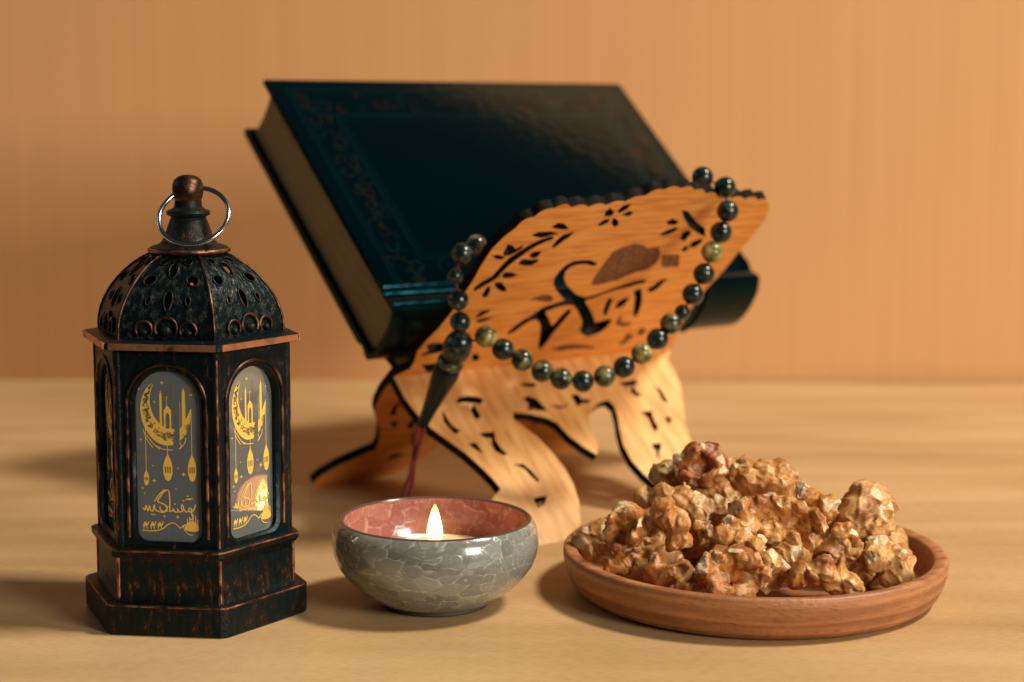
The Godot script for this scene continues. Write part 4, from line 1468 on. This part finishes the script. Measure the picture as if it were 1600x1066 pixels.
# each row: label | kind, place (cm), size (long, high, wide), facing (right, up, towards the viewer), roll in degrees, tone, broken faces
const NUTS := [
	"reddish brown walnut piece at the very top of the heap|shell|7.07,4.55,64.5|2.2,1.5,1.9|-0.2,0.25,0.95|8|r|1",
	"knobbly walnut chunk with pale broken ends just below the topmost piece|chunk|6.33,3.4,62.8|2.9,1.7,1.8|0,0.3,0.95|-18|t|3",
	"oval walnut half standing on edge at the left side of the heap|shell|4.11,2.85,61.5|2.15,1.2,1.75|-0.45,0.2,0.87|66|a|1",
	"small blurred walnut piece against the left wall of the plate|half|3.1,1.72,64|1.6,1.3,1.3|-0.2,0.5,0.85|20|t|0",
	"narrow walnut piece leaning steeply beside the oval half|chunk|5.75,3.15,61|2.4,1.2,1.2|0.1,0.3,0.95|-58|a|1",
	"small cream walnut chip in the dark gap left of centre|chip|6.88,2.8,61.3|1.2,0.5,0.8|0.1,0.2,0.97|-70|p|3",
	"golden walnut half lying along the back of the heap|half|9.5,3.85,65|3.1,1.7,1.8|0,0.9,0.45|-10|g|1",
	"largest walnut half, golden and ridged, in the middle of the heap|shell|9.53,3.1,61.5|3.9,1.7,2.2|0.05,0.4,0.9|-13|g|1",
	"golden walnut piece with cream tip right of the large middle half|chunk|11.02,3.6,62.3|2.1,1.3,1.3|0.2,0.4,0.9|-42|g|2",
	"pale plump walnut half at the upper right of the heap|half|12.95,3.05,62.8|2.6,1.8,2.3|0.3,0.35,0.88|58|p|1",
	"thin pale walnut flake leaning below the plump right half|chip|11.97,2.7,60.8|1.6,0.6,0.9|0.3,0.2,0.93|-60|g|2",
	"big pale walnut chunk with white broken face at the right end|chunk|13.5,1.6,61.5|2.5,1.7,1.9|0.5,0.35,0.8|-35|p|3",
	"walnut half with deep brown hollow and cream rim, front centre|shell|7.61,1.98,58.75|2.85,1.5,2.05|0.02,0.18,0.98|-8|a|1",
	"lumpy yellowish walnut piece resting just above the front half|chunk|8.13,2.75,60.3|2.2,1.2,1.3|0,0.5,0.86|-35|g|1",
	"long golden walnut piece at the front right by the rim|chunk|10.89,1.7,59.1|3,1.4,1.5|0,0.45,0.9|-14|g|1",
	"two lobed walnut piece low at the left of the front half|chunk|5.5,1.65,60|2.1,1.2,1.2|-0.1,0.4,0.9|-4|a|0",
	"amber walnut bit low beside the left rim of the plate|chunk|3.96,1.55,61|1.4,1,1|-0.2,0.4,0.9|10|a|0",
	"walnut piece sunk below the large middle half|half|9.75,1.9,60.9|1.9,1.3,1.5|0,0.5,0.86|30|t|0",
	"dull walnut piece lying low at the front left rim|chunk|6.1,1.35,59.1|1.4,0.9,0.9|0,0.5,0.87|5|t|0",
	"pale blurred walnut piece behind and right of the topmost piece|half|8.39,3.9,66|1.4,1.1,1.1|0,0.6,0.8|0|p|0",
	"olive tan walnut lobe sticking out left behind the heap|chunk|5.2,3.2,65|1.6,1,1.1|-0.3,0.5,0.8|12|o|0",
	"smooth olive walnut lobe behind the left of the topmost piece|half|5.97,3.9,65.5|1.2,1.1,1.1|-0.2,0.5,0.85|70|o|0",
	"rounded tan walnut piece by the right inner wall of the plate|half|13.85,1.75,63|1.6,1.3,1.4|0.3,0.6,0.75|20|t|0",
	"grey brown walnut skin curled behind the front half's right side|shell|9.05,1.65,60|1.6,1,1.3|0.5,0.1,0.85|80|t|0",
	"walnut half hidden under the middle of the heap|half|9.6,1.5,64|3.0,2,2.4|0,0.9,0.4|0|t|0",
	"walnut half low at the back right of the heap|half|11.9,1.5,65.2|2.9,2,2.3|0.2,0.9,0.4|40|t|0",
	"walnut half low at the back left of the heap|half|6.4,1.6,66|2.9,2.1,2.2|0,0.9,0.3|-30|t|0",
	"walnut piece wedged at the core beneath the topmost piece|half|7.55,3.0,64.6|2.4,1.8,2|0,0.8,0.6|15|t|0",
	"tan walnut piece holding up the left shoulder of the heap|half|5.0,1.5,62.3|2.4,1.8,2|-0.2,0.8,0.6|25|t|0",
	"walnut piece holding up the right shoulder of the heap|half|12.2,1.6,62.6|2.6,2,2.2|0.2,0.8,0.6|-20|t|0",
]


func walnuts() -> void:
	var tones := {"r": Color(0.4, 0.105, 0.02), "t": Color(0.55, 0.275, 0.08), "a": Color(0.52, 0.195, 0.04), "b": Color(0.38, 0.165, 0.055), "g": Color(0.6, 0.265, 0.055), "p": Color(0.66, 0.37, 0.13), "k": Color(0.33, 0.16, 0.06), "o": Color(0.46, 0.28, 0.095)}
	var sd := 1000
	for row in NUTS:
		var q: PackedStringArray = row.split("|")
		sd += 7
		var at := q[2].split(",")
		var size := q[3].split(",")
		var facing := q[4].split(",")
		var roll := deg_to_rad(q[5].to_float())
		var o := MeshInstance3D.new()
		o.name = "walnut"
		o.mesh = kernel(q[1], Vector3(size[0].to_float(), size[1].to_float(), size[2].to_float()) * Vector3(0.93, 0.82, 0.9), sd, tones[q[6]], q[7].to_int(), 0.062)
		o.material_override = M.walnut
		numbered(o, self)
		var y := Vector3(facing[0].to_float(), facing[1].to_float(), facing[2].to_float()).normalized()
		var x := Vector3(cos(roll), sin(roll), 0)
		x = (x - y * x.dot(y)).normalized()
		o.transform = Transform3D(Basis(x, y, x.cross(y)), P(at[0].to_float(), at[1].to_float(), at[2].to_float()))
		o.set_meta("label", q[0])
		o.set_meta("category", "walnut")
		o.set_meta("group", "walnut pieces heaped on the wooden plate")


# ---------------------------------------------------------------- setting
func setting() -> void:
	var table := part("table", box(Vector3(-95, -3, 48), Vector3(95, 0, 112.6), Vector2(0.006, 0.034)), M.table)
	var am: ArrayMesh = table.mesh
	var arr := am.surface_get_arrays(0)
	arr[Mesh.ARRAY_TEX_UV2] = arr[Mesh.ARRAY_TEX_UV]
	var am2 := ArrayMesh.new()
	am2.add_surface_from_arrays(Mesh.PRIMITIVE_TRIANGLES, arr)
	table.mesh = am2
	table.set_meta("kind", "structure")
	table.set_meta("label", "pale brown wooden table top with long straight grain")
	var wall := part("wall", box(Vector3(-70, -3, 0), Vector3(70, 46, 2), Vector2(0.11, 0.03)), M.wall)
	wall.position = P(0, 0, 112.8)
	wall.rotation.y = deg_to_rad(1.0)
	wall.set_meta("kind", "structure")
	wall.set_meta("label", "plain orange tan wall with faint upright streaks")


func _ready() -> void:
	# camera
	var cam := Camera3D.new()
	cam.name = "camera"
	cam.position = P(0, 18, 0)
	cam.rotation = Vector3(-0.1357, 0, 0)
	cam.rotate_object_local(Vector3.BACK, 0.005)
	cam.near = 0.02
	cam.far = 20.0
	var lens := CameraAttributesPhysical.new()
	lens.frustum_focal_length = 61.91
	lens.frustum_near = 0.02
	lens.frustum_far = 20.0
	lens.frustum_focus_distance = 0.605
	lens.exposure_aperture = 8.0
	cam.attributes = lens
	cam.fov = rad_to_deg(2.0 * atan(533.0 / 2750.0))
	add_child(cam)
	cam.current = true
	# a dim cool room around; a high light from the right, a large soft one from the front right, a weak cool one from the left
	var env := Environment.new()
	env.background_mode = Environment.BG_COLOR
	env.background_color = lin(0.02, 0.028, 0.032)
	env.tonemap_mode = Environment.TONE_MAPPER_LINEAR
	env.tonemap_exposure = 1.0
	env.sdfgi_enabled = true
	env.ssao_enabled = true
	env.ssil_enabled = true
	var around := WorldEnvironment.new()
	around.name = "environment"
	around.environment = env
	add_child(around)
	area_light("high_window_light", P(130, 197, 50), P(0, 0, 64), Vector2(0.38, 0.38), Color(1.0, 0.95, 0.87), 5.9)
	area_light("front_window_light", P(96, 46, -36), P(0, 8, 85), Vector2(0.42, 0.42), Color(1.0, 0.96, 0.9), 1.5)
	area_light("left_window_light", P(-120, 62, 78), P(-4, 4, 64), Vector2(0.35, 0.5), Color(0.85, 0.94, 1.0), 0.07)
	make_materials()
	setting()
	lantern()
	await stand()
	book()
	beads()
	bowl_and_candle()
	walnuts()


func area_light(called: String, at: Vector3, to: Vector3, size: Vector2, color: Color, energy: float) -> void:
	var l := AreaLight3D.new()
	l.name = called
	l.area_size = size
	l.area_normalize_energy = true
	l.area_range = 6.0
	l.area_attenuation = 2.0
	l.light_color = color
	l.light_energy = energy
	l.shadow_enabled = true
	add_child(l)
	l.look_at_from_position(at, to)
